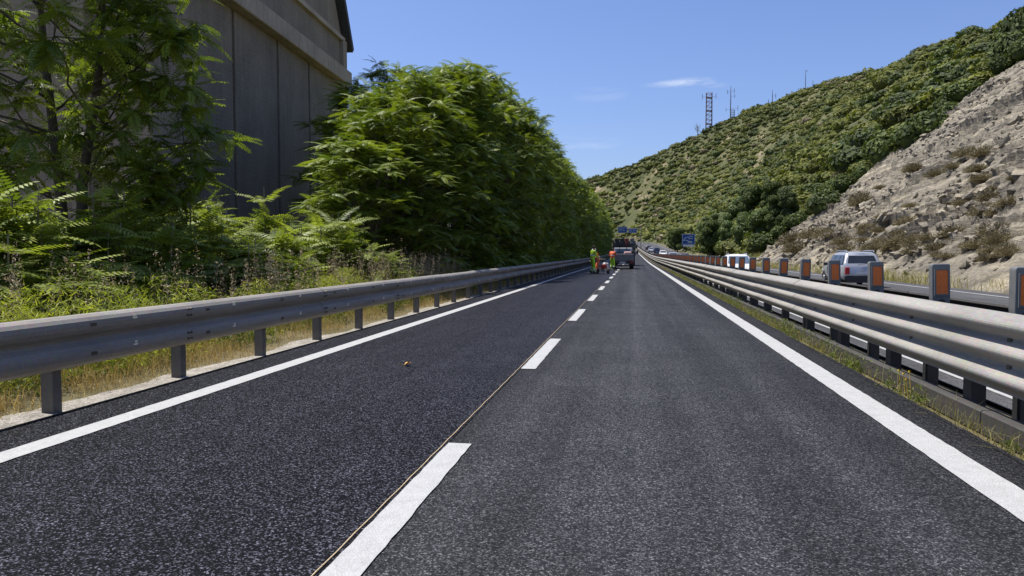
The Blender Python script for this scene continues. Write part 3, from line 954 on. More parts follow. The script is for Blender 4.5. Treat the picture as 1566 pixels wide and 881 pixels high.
def make_car(label, cat, paint, loc, rz, L=4.2, Wd=1.75, Ht=1.5, belt=.92, kind='hatch', rails=False, name='car', group=None, detail=True, glass='glass'):
    """front towards +y, rear towards -y, origin on the ground under the middle"""
    e = empty(name, label, cat, loc, rz, group)
    hl = L / 2; hw = Wd / 2; r = .33 if Ht > 1.55 else .30
    fo, re_ = hl - .82, -hl + .80
    hood = belt - .02
    wr = .74 if kind == 'suv' else .78
    ra = {'hatch': .42, 'suv': .40}.get(kind, .30)
    ST = [(-hl, .62, .80), (-hl + .03, belt - .06, .90), (-hl + .09, belt + .05, .945), (-hl + .09 + ra * .5, (belt + Ht) / 2 + .02, .965), (-hl + .09 + ra * .92, Ht - .05, .975), (-hl + .75, Ht, .985), (-.25, Ht + .01, 1.), (hl - 2.05, Ht - .02, 1.), (hl - 1.80, Ht - .125, 1.), (hl - 1.45, (belt + Ht) / 2 - .075, 1.), (hl - 1.08, belt - .005, .995), (hl - .6, hood - .02, .975), (hl - .18, hood - .13, .92), (hl - .03, .62, .85), (hl, .50, .80)]
    rings = []
    for (yy, zt_, ws) in ST:
        top_ = max(zt_, .5); bl = min(belt, top_ - .02); hr = max(0., (top_ - belt) / (Ht - belt)); hr = min(1., hr)
        we = (.965 - (.965 - wr) * hr) * hw * ws
        half = [(0, .30), (.80 * hw * ws, .30), (.97 * hw * ws, .40), (hw * ws, min(.58, bl - .05)), (.985 * hw * ws, bl - .03), (.965 * hw * ws, bl), (we + .01, top_ - .10 * hr - .004), (we - .035, top_ - .045 * hr - .003), (we - .12, top_ - .012 * hr - .001), (0, top_)]
        rings.append([(-x_, yy, z_) for x_, z_ in half[::-1]][:-1] + [(x_, yy, z_) for x_, z_ in half][:-1])
    nr = len(rings[0]); VV_ = [p_ for r2 in rings for p_ in r2]; FF_ = []
    for i_ in range(len(rings) - 1):
        for k_ in range(nr): FF_.append((i_ * nr + k_, i_ * nr + (k_ + 1) % nr, (i_ + 1) * nr + (k_ + 1) % nr, (i_ + 1) * nr + k_))
    FF_ += [tuple(range(nr))[::-1], tuple((len(rings) - 1) * nr + k_ for k_ in range(nr))]
    MB().add(VV_, FF_).build('body', paint, e, smooth=True, smooth_angle=48)
    for s_ in (-1, 1):
        for yy in (fo, re_): MB().tube([(s_ * (hw - .10), yy, r + .02), (s_ * (hw + .004), yy, r + .02)], r + .055, 20).build('wheel_arch', MT['trim'], e)
    Vs = frustum(-hl + .085, hl - 1.10, -hl + .09 + ra * .92, hl - 1.83, hw * .975, hw * wr + .022, belt + .02, Ht - .085)
    G = MT[glass]
    pan = MB().add(*quad_on(Vs, (0, 1, 5, 4), .10, .90, .16, .84, .016)); pan.build('rear_window', MT['glass'], e, bevel=.05, seg=3)
    MB().add(*quad_on(Vs, (2, 3, 7, 6), .07, .93, .06, .92, .02)).build('windscreen', G, e, bevel=.03, seg=2)
    for ids, flip in (((1, 2, 6, 5), 0), ((3, 0, 4, 7), 1)):
        cuts = ((.06, .27), (.30, .60), (.63, .92)) if not flip else ((.08, .37), (.40, .70), (.73, .94))
        for a, b in cuts:
            MB().add(*quad_on(Vs, ids, a, b, .14, .86, .010)).build('side_window', G, e)
    for s_ in (-1, 1):
        for yy in (fo, re_): wheel(e, s_ * (hw - .085), yy, r, .20, s_)
        MB().box((s_ * (hw - .20), -hl + .03, belt - .22), (.20, .16, .34)).build('tail_light', MT['red_lamp'], e, bevel=.03)
        MB().box((s_ * (hw - .26), hl - .10, hood - .22), (.34, .18, .17)).build('headlight', MT['clear_lamp'], e, bevel=.04)
        MB().box((s_ * (hw + .08), hl - 1.42, belt + .08), (.20, .12, .15)).build('mirror', MT['trim'] if kind != 'white' else paint, e, bevel=.035)
        if detail:
            for yy in (-.15, .75): MB().box((s_ * (hw - .006), yy - .05, belt - .13), (.03, .16, .035)).build('door_handle', MT['trim'], e)
            MB().box((s_ * (hw - .012), 0.0, .40), (.04, L * .40, .14)).build('sill', MT['trim'], e)
        if rails:
            MB().tube([(s_ * hw * .66, hl - 2.0, Ht - .02), (s_ * hw * .68, hl - 2.1, Ht + .05), (s_ * hw * .68, -hl + .62, Ht + .05), (s_ * hw * .66, -hl + .5, Ht - .02)], .025, 6).build('roof_rail', MT['chrome'], e)
    MB().box((0, -hl - .01, .45), (Wd * .93, .16, .24)).build('rear_bumper', MT['trim'], e, bevel=.05)
    MB().box((0, hl - .02, .42), (Wd * .90, .14, .22)).build('front_bumper', MT['trim'], e, bevel=.05)
    MB().box((0, -hl - .03, .70), (.50, .03, .12)).build('number_plate', MT['plate'], e)
    if detail:
        MB().tube([(-.07, -hl - .0, .83), (0, -hl - .028, .845), (.07, -hl - .0, .83)], .012, 6).tube([(0, -hl - .01, .83), (0, -hl - .035, .83)], .04, 12).build('emblem', MT['chrome'], e)
        MB().tube([(-.25, -hl + .02, belt + .07), (.2, -hl + .07, belt + .13)], .012, 5).build('wiper', MT['trim'], e)
        MB().box((0, -hl + .18, .30), (Wd * .8, .5, .14)).build('underbody', MT['trim'], e)
        if kind == 'suv':
            MB().box((0, -hl - .09, .60), (Wd * .86, .03, .03)).build('bumper_trim', paint, e)
    MB().box((0, 0, .36), (Wd * .75, L * .86, .25)).build('floor_pan', MT['trim'], e)
    return e


def opp(X, Y): return W(X, Y, -.305)


make_car('silver estate SUV with roof rails driving away past the rock slope', 'car', MT['silver_body'], opp(10.85, 39.2), 0, 4.33, 1.84, 1.72, 1.02, 'suv', True, 'silver_car')
make_car('white boxy hatchback with roof rails coming along behind the orange delineators', 'car', MT['white_body'], opp(6.35, 46.5), math.pi, 3.7, 1.62, 1.58, .98, 'white', True, 'white_car', glass='glass_blue')
for label, paint, px, Y, hw_, towards in (
        ('dark grey car, last in the far line of traffic beside the blue roadside sign', 'dark_body', 1046, 126, 1.45, 0),
        ('pale car with dark windows close behind the dark grey car', 'silver_body', 1029, 134, 1.5, 1),
        ('white car in the far traffic with the dark blue van ahead', 'white_body', 1014, 172, 1.5, 1),
        ('dark blue van in the far line of traffic', 'blue_body', 1004, 196, 1.85, 0),
        ('pale grey car ahead of the dark blue van in the far traffic', 'silver_body', 996, 222, 1.5, 1),
        ('black car farthest ahead in the line of traffic', 'dark_body', 991, 250, 1.6, 0)):
    p = at_y(px, 385, Y); X = p[0] - float(sx(Y))
    make_car(label, 'van' if 'blue van' in label and label.startswith('dark blue') else 'car', MT[paint], opp(X, Y), math.pi if towards else 0, 4.2, 1.75, hw_, .95, 'hatch', False, 'distant_car', 'cars in the far line of traffic', False)

# flatbed works truck, rear towards the camera
TX, TY = -.90, 61.
tr = empty('flatbed_truck', 'small flatbed works truck with grey dropsides parked beside the road workers', 'truck', W(TX, TY, .004), 0)
bw = 1.0
MB().box((0, .02, .97), (2 * bw, .05, .58)).build('tailgate', MT['tray'], tr, bevel=.01, seg=1)
for q in range(3): MB().box((0, -.012, .78 + q * .19), (2 * bw - .12, .02, .03)).build('tailgate_rib', MT['tray'], tr)
for s_ in (-1, 1):
    MB().box((s_ * (bw - .02), 1.55, .97), (.04, 3.0, .56)).build('side_board', MT['tray'], tr)
    MB().box((s_ * (bw - .03), .03, .99), (.07, .08, .64)).build('corner_post', MT['dark_steel'], tr)
    MB().box((s_ * .74, .0, .58), (.30, .06, .12)).build('tail_light', MT['red_lamp'], tr, bevel=.015)
    MB().box((s_ * .72, .25, .46), (.40, .03, .40)).build('mudflap', MT['black'], tr)
    for yy in (.85, 3.75): wheel(tr, s_ * (bw - .27), yy, .36, .36 if yy < 2 else .22, s_)
    MB().tube([(s_ * .92, 3.95, 1.45), (s_ * 1.16, 3.9, 1.45)], .02, 6).build('mirror_arm', MT['dark_steel'], tr)
    MB().box((s_ * 1.22, 3.9, 1.42), (.18, .08, .34)).build('mirror', MT['trim'], tr, bevel=.02)
MB().box((0, 1.55, .70), (2 * bw - .1, 3.0, .05)).build('load_bed', MT['dark_steel'], tr)
MB().box((-.4, 1.9, .62), (.12, 4.2, .18)).box((.4, 1.9, .62), (.12, 4.2, .18)).box((0, .5, .50), (1.5, .12, .12)).build('chassis', MT['dark_steel'], tr)
MB().box((0, .02, .50), (1.7, .06, .10)).build('rear_bumper', MT['dark_steel'], tr)
MB().box((0, -.02, .55), (.5, .02, .12)).build('number_plate', MT['plate'], tr)
cabV = frustum(3.15, 5.05, 3.22, 4.35, .90, .76, .90, 1.80)
MB().add(cabV, [(0, 3, 2, 1), (4, 5, 6, 7), (0, 1, 5, 4), (1, 2, 6, 5), (2, 3, 7, 6), (3, 0, 4, 7)]).build('cab', MT['white_body'], tr, bevel=.06, seg=3)
MB().box((0, 4.12, .74), (1.86, 1.95, .5)).build('cab_lower', MT['white_body'], tr, bevel=.06, seg=2)
MB().add(*quad_on(cabV, (0, 1, 5, 4), .14, .86, .42, .88, .012)).build('rear_window', MT['glass_blue'], tr)
MB().add(*quad_on(cabV, (2, 3, 7, 6), .08, .92, .25, .90, .012)).build('windscreen', MT['glass'], tr)
for ids in ((1, 2, 6, 5), (3, 0, 4, 7)): MB().add(*quad_on(cabV, ids, .2, .8, .35, .88, .012)).build('side_window', MT['glass_blue'], tr)
fr_ = MB()
for s_ in (-.92, -.3, .3, .92): fr_.box((s_, 3.06, 1.30), (.05, .05, 1.15))
fr_.box((0, 3.06, 1.86), (1.9, .05, .06)); fr_.box((0, 3.06, 1.40), (1.9, .04, .05)); fr_.build('headboard_rack', MT['dark_steel'], tr)
sack = MB().box((.42, .9, 1.10), (.66, .55, .75)).build('paint_sack', plain('pink_sack', (.48, .30, .28), .8), None, None, bevel=.14, seg=3, smooth=True)
sack.location = W(TX, TY, .004); tag(sack, 'pinkish sack standing in the bed of the flatbed truck', 'sack')
drum = MB().tube([(.80, 1.7, .73), (.80, 1.7, .76), (.80, 1.7, 1.52), (.80, 1.7, 1.55)], [.14, .16, .16, .14], 18).build('paint_drum', MT['trim'], None); drum.location = W(TX, TY, .004)
tag(drum, 'black drum standing in the bed of the flatbed truck', 'drum')

# loaded lorry further ahead
LX, LY = -.95, 76.
lo_ = empty('works_lorry', 'dark stake-sided works lorry standing ahead of the flatbed truck', 'truck', W(LX, LY, .004), 0)
MB().box((0, 2.6, 1.12), (2.3, 5.2, .12)).build('load_bed', MT['dark_steel'], lo_)
MB().box((-.45, 3.5, .82), (.14, 7., .3)).box((.45, 3.5, .82), (.14, 7., .3)).build('chassis', MT['dark_steel'], lo_)
for s_ in (-1, 1):
    for q in range(6): MB().box((s_ * 1.13, .05 + q * 1.02, 1.85), (.06, .06, 1.4)).build('stake', MT['dark_steel'], lo_)
    for q in range(3): MB().box((s_ * 1.13, 2.6, 1.45 + q * .42), (.04, 5.2, .12)).build('side_slat', MT['dark_steel'], lo_)
    for yy in (1.1, 2.3, 6.1): wheel(lo_, s_ * .95, yy, .48, .30, s_)
    MB().box((s_ * 1.28, 6.6, 2.1), (.18, .08, .4)).build('mirror', MT['trim'], lo_, bevel=.02)
    MB().box((s_ * .85, -.02, .85), (.4, .06, .14)).build('tail_light', MT['red_lamp'], lo_)
for q in range(3): MB().box((0, -.02, 1.35 + q * .42), (2.3, .04, .14)).build('tailgate_slat', MT['dark_steel'], lo_)
MB().box((0, -.02, .62), (2.2, .08, .14)).build('rear_bumper', MT['dark_steel'], lo_)
MB().box((0, 6.3, 1.75), (2.25, 1.9, 2.0)).build('cab', plain('grey_cab', (.16, .16, .165), .5), lo_, bevel=.1, seg=3)
MB().box((0, 5.34, 2.2), (1.5, .03, .5)).build('rear_window', MT['glass'], lo_)
MB().box((0, 7.26, 2.15), (2.0, .03, .8)).build('windscreen', MT['glass'], lo_)
bmat = [MT['trim'], MT['plastic_grey'], plain('red_barrel', (.20, .05, .045), .6), MT['dark_steel']]
for q in range(12):
    x_, y_, z_ = (q % 4) * .52 - .78 + random.uniform(-.06, .06), .45 + (q // 4 % 2) * .6, 1.18 + (q // 8) * .86 - .25 * (q >= 8) * 0
    b_ = MB().tube([(0, 0, 0), (0, 0, .03), (0, 0, .40), (0, 0, .44), (0, 0, .80), (0, 0, .83)], [.22, .24, .24, .225, .24, .22], 14)
    o = b_.build('road_barrel', bmat[(q * 7) % 4]); w_ = W(LX + x_, LY + y_, 0); o.location = (w_[0], w_[1], w_[2] + z_)
    tag(o, ('black', 'pale grey', 'dull red', 'dark grey')[(q * 7) % 4] + ' barrel stacked on the stake-sided works lorry', 'barrel', 'barrels on the works lorry')

# ------------------------------------------------------------------ people
def skin(name, nodes, edges, mat, parent, root=0, sub=1):
    me = bpy.data.meshes.new(name)
    me.from_pydata([q[0] for q in nodes], edges, [])
    o = bpy.data.objects.new(name, me); COL.objects.link(o)
    m = o.modifiers.new('skin', 'SKIN'); m.use_smooth_shade = True
    s_ = o.modifiers.new('sub', 'SUBSURF'); s_.levels = sub; s_.render_levels = sub
    sv = me.skin_vertices[0].data
    for i, q in enumerate(nodes):
        r = q[1]; sv[i].radius = (r, r) if not isinstance(r, tuple) else r
        sv[i].use_root = (i == root)
    bpy.context.view_layer.update()
    dg = bpy.context.evaluated_depsgraph_get()
    bm_ = bpy.data.meshes.new_from_object(o.evaluated_get(dg))
    bm_.name = name; bm_.materials.clear(); bm_.materials.append(mat)
    bpy.data.objects.remove(o)
    return obj(name, bm_, parent)


def person(label, loc, rz, shirt, trousers, pose, hat=None, short_hair=True, name='person'):
    """pose: joints in metres, y forward, x to the person's right"""
    e = empty(name, label, 'person', loc, rz)
    J = pose
    pel, chest, neck, head = J['pelvis'], J['chest'], J['neck'], J['head']
    def lerp(a, b, t): return tuple(a[i] * (1 - t) + b[i] * t for i in range(3))
    # one continuous body
    N = [(pel, .105), (lerp(pel, chest, .5), .095), (chest, .105), (neck, .055), (lerp(neck, head, .45), .075), (head, .095), (lerp(neck, head, 1.75), .075)]
    E = [(0, 1), (1, 2), (2, 3), (3, 4), (4, 5), (5, 6)]
    for s_ in ('l', 'r'):
        b = len(N)
        N += [(J['sh' + s_], .05), (J['el' + s_], .043), (J['wr' + s_], .032)]; E += [(2, b), (b, b + 1), (b + 1, b + 2)]
        w_, ee = Vector(J['wr' + s_]), Vector(J['el' + s_])
        dr = (w_ - ee).normalized(); sd = dr.cross(Vector((0, 0, 1)))
        sd = sd.normalized() if sd.length > .05 else Vector((1, 0, 0)); pn = dr.cross(sd).normalized()
        pb = len(N); N.append((tuple(w_ + dr * .07), (.038, .018))); E.append((b + 2, pb))
        for q in range(4):
            f0 = w_ + dr * .09 + sd * (-.03 + q * .02); ln = (.065, .075, .07, .055)[q]
            i0 = len(N); N += [(tuple(f0 + dr * ln * .5 + pn * .006), .0085), (tuple(f0 + dr * ln + pn * .028), .0075)]; E += [(pb, i0), (i0, i0 + 1)]
        i0 = len(N); N += [(tuple(w_ + dr * .05 - sd * .045), .010), (tuple(w_ + dr * .085 - sd * .055 + pn * .02), .0085)]; E += [(b + 2, i0), (i0, i0 + 1)]
        b = len(N)
        N += [(J['hip' + s_], .085), (J['kn' + s_], .056), (J['an' + s_], .042)]; E += [(0, b), (b, b + 1), (b + 1, b + 2)]
    skin('body', N, E, MT['skin'], e)
    # clothes a little larger than the body
    N = [(lerp(pel, chest, -.22), .165), (lerp(pel, chest, .05), .165), (chest, .175), (lerp(chest, neck, .9), .085), (lerp(pel, chest, .5), .165)]; E = [(0, 1), (1, 4), (4, 2), (2, 3)]
    for s_ in ('l', 'r'):
        b = len(N); N += [(J['sh' + s_], .082), (J['el' + s_], .062), (lerp(J['el' + s_], J['wr' + s_], .25 if pose.get('short') else .9), .052)]; E += [(2, b), (b, b + 1), (b + 1, b + 2)]
    sh_ = skin('shirt', N, E, shirt, e)
    N = [(lerp(pel, chest, .30), .135), (pel, .15)]; E = [(0, 1)]
    for s_ in ('l', 'r'):
        b = len(N); N += [(J['hip' + s_], .112), (J['kn' + s_], .088), (lerp(J['kn' + s_], J['an' + s_], .92), .082)]; E += [(1, b), (b, b + 1), (b + 1, b + 2)]
    tr_ = skin('trousers', N, E, trousers, e)
    for s_ in ('l', 'r'):
        a = J['an' + s_]; f = J.get('ft' + s_, (a[0], a[1] + .15, .045))
        skin('boot', [((a[0], a[1] - .015, a[2] + .10), .055), ((a[0], a[1] - .02, .055), .055), ((f[0], f[1] - .05, .05), .05), ((f[0], f[1] + .03, .04), .036)], [(0, 1), (1, 2), (2, 3)], MT['boot'], e)
        k_, a_ = Vector(J['kn' + s_]), Vector(a)
        q = k_.lerp(a_, .55); MB().tube([tuple(q - (a_ - k_).normalized() * .03), tuple(q + (a_ - k_).normalized() * .03)], .099, 14).build('reflective_strip', MT['strip'], tr_)
    c_, p_ = Vector(chest), Vector(pel); q = p_.lerp(c_, .55); ax = (c_ - p_).normalized()
    MB().tube([tuple(q - ax * .03), tuple(q + ax * .03)], .172, 16).build('reflective_strip', MT['strip'], sh_)
    hd = Vector(head)
    # hair cap / face features
    bm = bmesh.new(); bmesh.ops.create_uvsphere(bm, u_segments=14, v_segments=9, radius=.112)
    for v in list(bm.verts):
        if v.co.z < -.02 - .05 * (v.co.y < 0) or (v.co.y > .05 and v.co.z < .05): v.co *= .75
    me = bpy.data.meshes.new('hair'); bm.to_mesh(me); bm.free(); me.materials.append(hat or MT['hair'])
    for p_ in me.polygons: p_.use_smooth = True
    obj('cap' if hat else 'hair', me, e, hd + Vector((0, -.01, .065)))
    if hat: MB().tube([tuple(hd + Vector((0, .09, .07))), tuple(hd + Vector((0, .16, .06)))], [.08, .06], 10).build('cap_peak', hat, e)
    MB().tube([tuple(hd + Vector((0, .085, .03))), tuple(hd + Vector((0, .118, -.01))), tuple(hd + Vector((0, .09, -.02)))], [.008, .016, .01], 6).build('nose', MT['skin'], e)
    for s_ in (-1, 1):
        MB().box(tuple(hd + Vector((s_ * .035, .092, .03))), (.024, .012, .012)).build('eye', MT['hair'], e, bevel=.004)
        MB().box(tuple(hd + Vector((s_ * .096, -.005, .01))), (.018, .04, .06)).build('ear', MT['skin'], e, bevel=.007)
    MB().box(tuple(hd + Vector((0, .088, -.05))), (.045, .012, .010)).build('mouth', plain('lips', (.28, .10, .08), .6), e)
    return e


def pose(h=1.78, lean=0., turn=0., spread=.16, stride=0., armr=None, arml=None):
    k = h / 1.78
    J = dict(pelvis=(0, 0, .95 * k), chest=(0, .10 * lean + .02, 1.33 * k), neck=(0, .20 * lean + .01, 1.50 * k), head=(0, .25 * lean + .04, 1.62 * k))
    J['hipl'] = (-.10, 0, .86 * k); J['hipr'] = (.10, 0, .86 * k)
    J['knl'] = (-.10 - spread * .3, .10 + stride * .5, .47 * k); J['knr'] = (.10 + spread * .3, .05 - stride * .3, .47 * k)
    J['anl'] = (-.10 - spread * .6, stride * .6, .09); J['anr'] = (.10 + spread * .6, -stride * .6, .09)
    sy = J['chest'][1]
    J['shl'] = (-.20, sy, 1.42 * k); J['shr'] = (.20, sy, 1.42 * k)
    arml = arml or ((-.27, sy - .04, 1.14 * k), (-.26, sy + .08, .90 * k)); armr = armr or ((.27, sy - .04, 1.14 * k), (.26, sy + .08, .90 * k))
    J['ell'], J['wrl'] = arml; J['elr'], J['wrr'] = armr
    return J


w1 = at_z(906, 418.6)
person('road worker in bright yellow-green shirt and trousers standing with feet apart', (w1[0], w1[1], .012), R_(-55), MT['limetop'], MT['lime'],
       pose(1.82, .35, 0, .42, .16, armr=((.26, .14, 1.16), (.16, .40, 1.06)), arml=((-.26, .14, 1.16), (-.12, .40, 1.04))))
person('road worker in orange top and white cap bending over the line machine', (w1[0] + .30, w1[1] + 1.6, .012), R_(100), MT['hi_orange'], MT['hi_orange'],
       pose(1.62, .9, 0, .2, .1, armr=((.25, .28, 1.0), (.18, .46, .86)), arml=((-.25, .28, 1.0), (-.18, .46, .86))), hat=MT['white_cloth'])
w3 = at_z(936.5, 412.6)
P3 = pose(1.76, .25, 0, .12, .10, armr=((.25, .12, 1.12), (.14, .36, 1.1)), arml=((-.27, .0, 1.14), (-.24, .12, .92))); P3['short'] = True
person('road worker in orange shirt and yellow-green trousers behind the flatbed truck', (w3[0], w3[1], .004), R_(-25), MT['hi_orange'], MT['lime'], P3)

# line marking machine beside the first worker
lm = empty('line_machine', 'small wheeled line-marking machine with paint tank beside the yellow-green worker', 'machine', (w1[0] + .80, w1[1] + .35, .012), R_(-15))
MB().tube([(-.32, -.45, .28), (-.32, .55, .28), (.32, .55, .28), (.32, -.45, .28), (-.32, -.45, .28)], .025, 6).build('frame', MT['galv'], lm)
for x_, y_ in ((-.36, -.4), (.36, -.4)): MB().tube([(x_ - .04, y_, .17), (x_ + .04, y_, .17)], .17, 16).build('wheel', MT['black'], lm)
MB().tube([(-.04, .62, .13), (.04, .62, .13)], .13, 14).build('front_wheel', MT['black'], lm)
MB().tube([(0, .62, .13), (0, .60, .30)], .02, 6).build('fork', MT['galv'], lm)
tk = MB().tube([(0, .12, .30), (0, .12, .34), (0, .12, .66), (0, .12, .70)], [.17, .19, .19, .15], 16).build('paint_tank', MT['white_body'], lm)
MB().tube([(0, .12, .70), (0, .12, .74)], .10, 12).build('lid', MT['trim'], tk)
MB().box((0, -.25, .44), (.36, .30, .28)).build('engine', plain('machine_red', (.40, .05, .03), .5), lm, bevel=.03)
MB().tube([(-.25, -.45, .28), (-.28, -.75, .92), (-.28, -.90, .96)], .018, 6).tube([(.25, -.45, .28), (.28, -.75, .92), (.28, -.90, .96)], .018, 6).tube([(-.28, -.80, .94), (.28, -.80, .94)], .015, 6).build('handlebar', MT['galv'], lm)
MB().tube([(.36, .15, .28), (.52, .15, .28), (.52, .15, .10)], .015, 6).box((.52, .15, .10), (.06, .05, .06)).build('spray_arm', MT['galv'], lm)
bk = MB().tube([(0, 0, 0), (0, 0, .015), (0, 0, .36), (0, 0, .36)], [.12, .13, .155, .14], 16)
bo = bk.build('paint_bucket', MT['plastic_grey']); q = at_z(921.5, 415); bo.location = (q[0], q[1], .005)
MB().tube([(-.155, 0, .34), (-.1, 0, .46), (0, 0, .50), (.1, 0, .46), (.155, 0, .34)], .006, 5).build('handle', MT['dark_steel'], bo)
tag(bo, 'pale grey paint bucket on the road next to the line machine', 'bucket')

# ------------------------------------------------------------------ signs
def sign_panel(parent, cx, y_, cz, w, h, lines, arrow=None):
    p = MB().box((cx, y_, cz), (w, .06, h)).build('panel', MT['sign_blue'], parent)
    mb = MB()
    t = .035 * max(w, h)
    mb.box((cx, y_ - .034, cz + h / 2 - t), (w - t, .006, t * .7)); mb.box((cx, y_ - .034, cz - h / 2 + t), (w - t, .006, t * .7))
    mb.box((cx - w / 2 + t, y_ - .034, cz), (t * .7, .006, h - 2.8 * t)); mb.box((cx + w / 2 - t, y_ - .034, cz), (t * .7, .006, h - 2.8 * t))
    mb.build('border', MT['sign_white'], p)
    mb = MB()
    for (lx, lz, lw, lh) in lines:            # rows of small lettering, too far away to read
        k = max(3, int(lw / (lh * .75))); st = lw / k
        for q in range(k):
            if q % 6 == 5: continue
            hh = lh * (1., .75, .75, 1., .75)[q % 5]
            mb.box((cx + lx + q * st + st * .35, y_ - .036, cz + lz + hh / 2), (st * .62, .008, hh))
    mb.build('lettering', MT['sign_white'], p)
    if arrow: arrow(p, cx, y_ - .038, cz)
    return p


p = at_y(1053, 366, 188.)
sg = empty('roadside_sign', 'large blue direction sign with white arrow and lettering beside the far traffic', 'road sign', (p[0], p[1], float(zr(188)) - .4))
zc = p[2] - (float(zr(188)) - .4)
def curved(pn, cx, y_, cz):
    MB().tube([(cx - 1.2, y_, cz - .45), (cx - 1.05, y_, cz + .15), (cx - .6, y_, cz + .45), (cx + .1, y_, cz + .55)], .07, 6).tube([(cx - 1.2, y_, cz - .15), (cx - .5, y_, cz - .25), (cx + .2, y_, cz - .55), (cx + .9, y_, cz - .62)], .07, 6).build('arrow', MT['sign_white'], pn)
sign_panel(sg, 0, 0, zc, 3.25, 2.7, [(.1, .65, 1.2, .25), (.0, .1, 1.3, .25), (-.2, -.95, 1.4, .28)], curved)
MB().box((0, .0, zc - 1.62), (2.7, .06, .42)).build('sub_panel', MT['sign_white'], sg)
for s_ in (-1, 1): MB().tube([(s_ * 1.1, .06, 0), (s_ * 1.1, .06, zc + 1.2)], .06, 8).build('post', MT['galv'], sg)

YG = 252.
gp = at_y(980, 380, YG); zb = float(zr(YG))
gn = empty('gantry_sign', 'overhead gantry with two blue direction panels reaching over the road', 'road sign', (gp[0], YG, zb - .2))
a = at_y(952, 351.5, YG); b = at_y(967.5, 353, YG)
zt = a[2] - (zb - .2)
MB().tube([(0, .3, 0), (0, .3, zt + 1.2)], [.16, .11], 10).build('post', MT['galv'], gn)
MB().tube([(0, .3, zt + .5), (a[0] - gp[0] - 1.6, .3, zt + .5)], .08, 6).tube([(0, .3, zt - .3), (a[0] - gp[0] - 1.6, .3, zt - .3)], .08, 6).build('arm', MT['galv'], gn)
mb = MB()
for q in range(9): x_ = (a[0] - gp[0] - 1.6) * q / 8.; mb.tube([(x_, .3, zt - .3), (x_ + (a[0] - gp[0] - 1.6) / 16, .3, zt + .5)], .03, 5)
mb.build('bracing', MT['galv'], gn)
sign_panel(gn, a[0] - gp[0], 0, zt, 3.15, 2.15, [(-1.1, .5, 2.0, .26), (-1.1, .05, 1.6, .26), (-1.1, -.4, 2.1, .24)])
sign_panel(gn, b[0] - gp[0], 0, b[2] - (zb - .2), 2.9, 1.5, [(-1.1, .1, 1.0, .3), (.2, .1, .9, .3), (-1.1, -.45, 1.8, .24)])

# ------------------------------------------------------------------ masts on the ridge
def ridge(px, py, T_=None):
    """point on the hill crest seen in column px"""
    d = ray(px, py); d = d / math.hypot(d[0], d[1]); t = np.linspace(150, 700, 1800)
    X, Y = d[0] * t, d[1] * t; e = (hillz(X, Y) - H) / t; i = int(e.argmax()); i = max(i - 6, 0)
    return np.array([X[i], Y[i], hillz(X[i], Y[i])]), t[i]


mast_m = plain('mast_steel', (.16, .155, .16), .6, .3)
base, dist = ridge(1084, 194)
top = lambda px, py: (H + (ray(px, py) / np.hypot(*ray(px, py)[:2]))[2] * dist)
hm = top(1084, 143) - base[2]
lt = empty('lattice_tower', 'red-brown steel lattice tower with side antennas on the hill crest', 'tower', base)
lat = plain('lattice_red', (.17, .085, .075), .6, .2); w_ = 1.75
leg = MB()
for sx_ in (-1, 1):
    for sy_ in (-1, 1): leg.tube([(sx_ * w_, sy_ * w_, -2), (sx_ * w_ * .9, sy_ * w_ * .9, hm)], .17, 6)
leg.build('legs', lat, lt)
for q in range(9):
    z_ = hm * q / 8.
    mb = MB()
    for s_ in (-1, 1): mb.tube([(-w_, s_ * w_, z_), (w_, s_ * w_, z_)], .14, 5).tube([(s_ * w_, -w_, z_), (s_ * w_, w_, z_)], .14, 5)
    if q % 3 == 1 or q == 7: mb.box((0, 0, z_), (2 * w_, 2 * w_, .25))
    mb.build('platform', lat, lt)
    if q < 8:
        mb = MB(); z2 = hm * (q + 1) / 8.
        for s_ in (-1, 1):
            mb.tube([(-w_, s_ * w_, z_), (w_, s_ * w_, z2)], .09, 5).tube([(s_ * w_, w_, z_), (s_ * w_, -w_, z2)], .09, 5)
        mb.build('bracing', lat, lt)
for s_ in (-1, 1):
    MB().tube([(s_ * w_, 0, hm * .91), (s_ * 4., 0, hm * .91)], .07, 5).tube([(s_ * 4., 0, hm * .84), (s_ * 4., 0, hm * .99)], .13, 6).build('antenna', mast_m, lt)


def pole_mast(px, py, ptop, label, r=.22, arms=(), cage=0.):
    base, dist = ridge(px, py)
    tp = H + (ray(px, ptop) / np.hypot(*ray(px, ptop)[:2]))[2] * dist
    h = tp - base[2]
    e = empty('antenna_mast', label, 'mast', base)
    MB().tube([(0, 0, -2), (0, 0, h * .6), (0, 0, h)], [r * 1.4, r, r * .45], 8).build('pole', mast_m, e)
    for (fz, xo, ln) in arms:
        MB().tube([(0, 0, h * fz), (xo, 0, h * fz)], .06, 5).tube([(xo, 0, h * fz - ln / 2), (xo, 0, h * fz + ln / 2)], .14, 6).build('antenna', mast_m, e)
    if cage:
        mb = MB()
        for sx_ in (0, 2.2):
            for sy_ in (-1, 1): mb.tube([(sx_, sy_, -2), (sx_, sy_, h * cage)], .12, 5)
        for q in range(4):
            z_ = h * cage * (q + 1) / 4; mb.tube([(0, -1, z_), (2.2, -1, z_)], .1, 5).tube([(0, 1, z_), (2.2, 1, z_)], .1, 5).tube([(0, -1, z_ - h * cage / 4), (2.2, -1, z_)], .07, 5)
        mb.build('cage', mast_m, e)
    return e


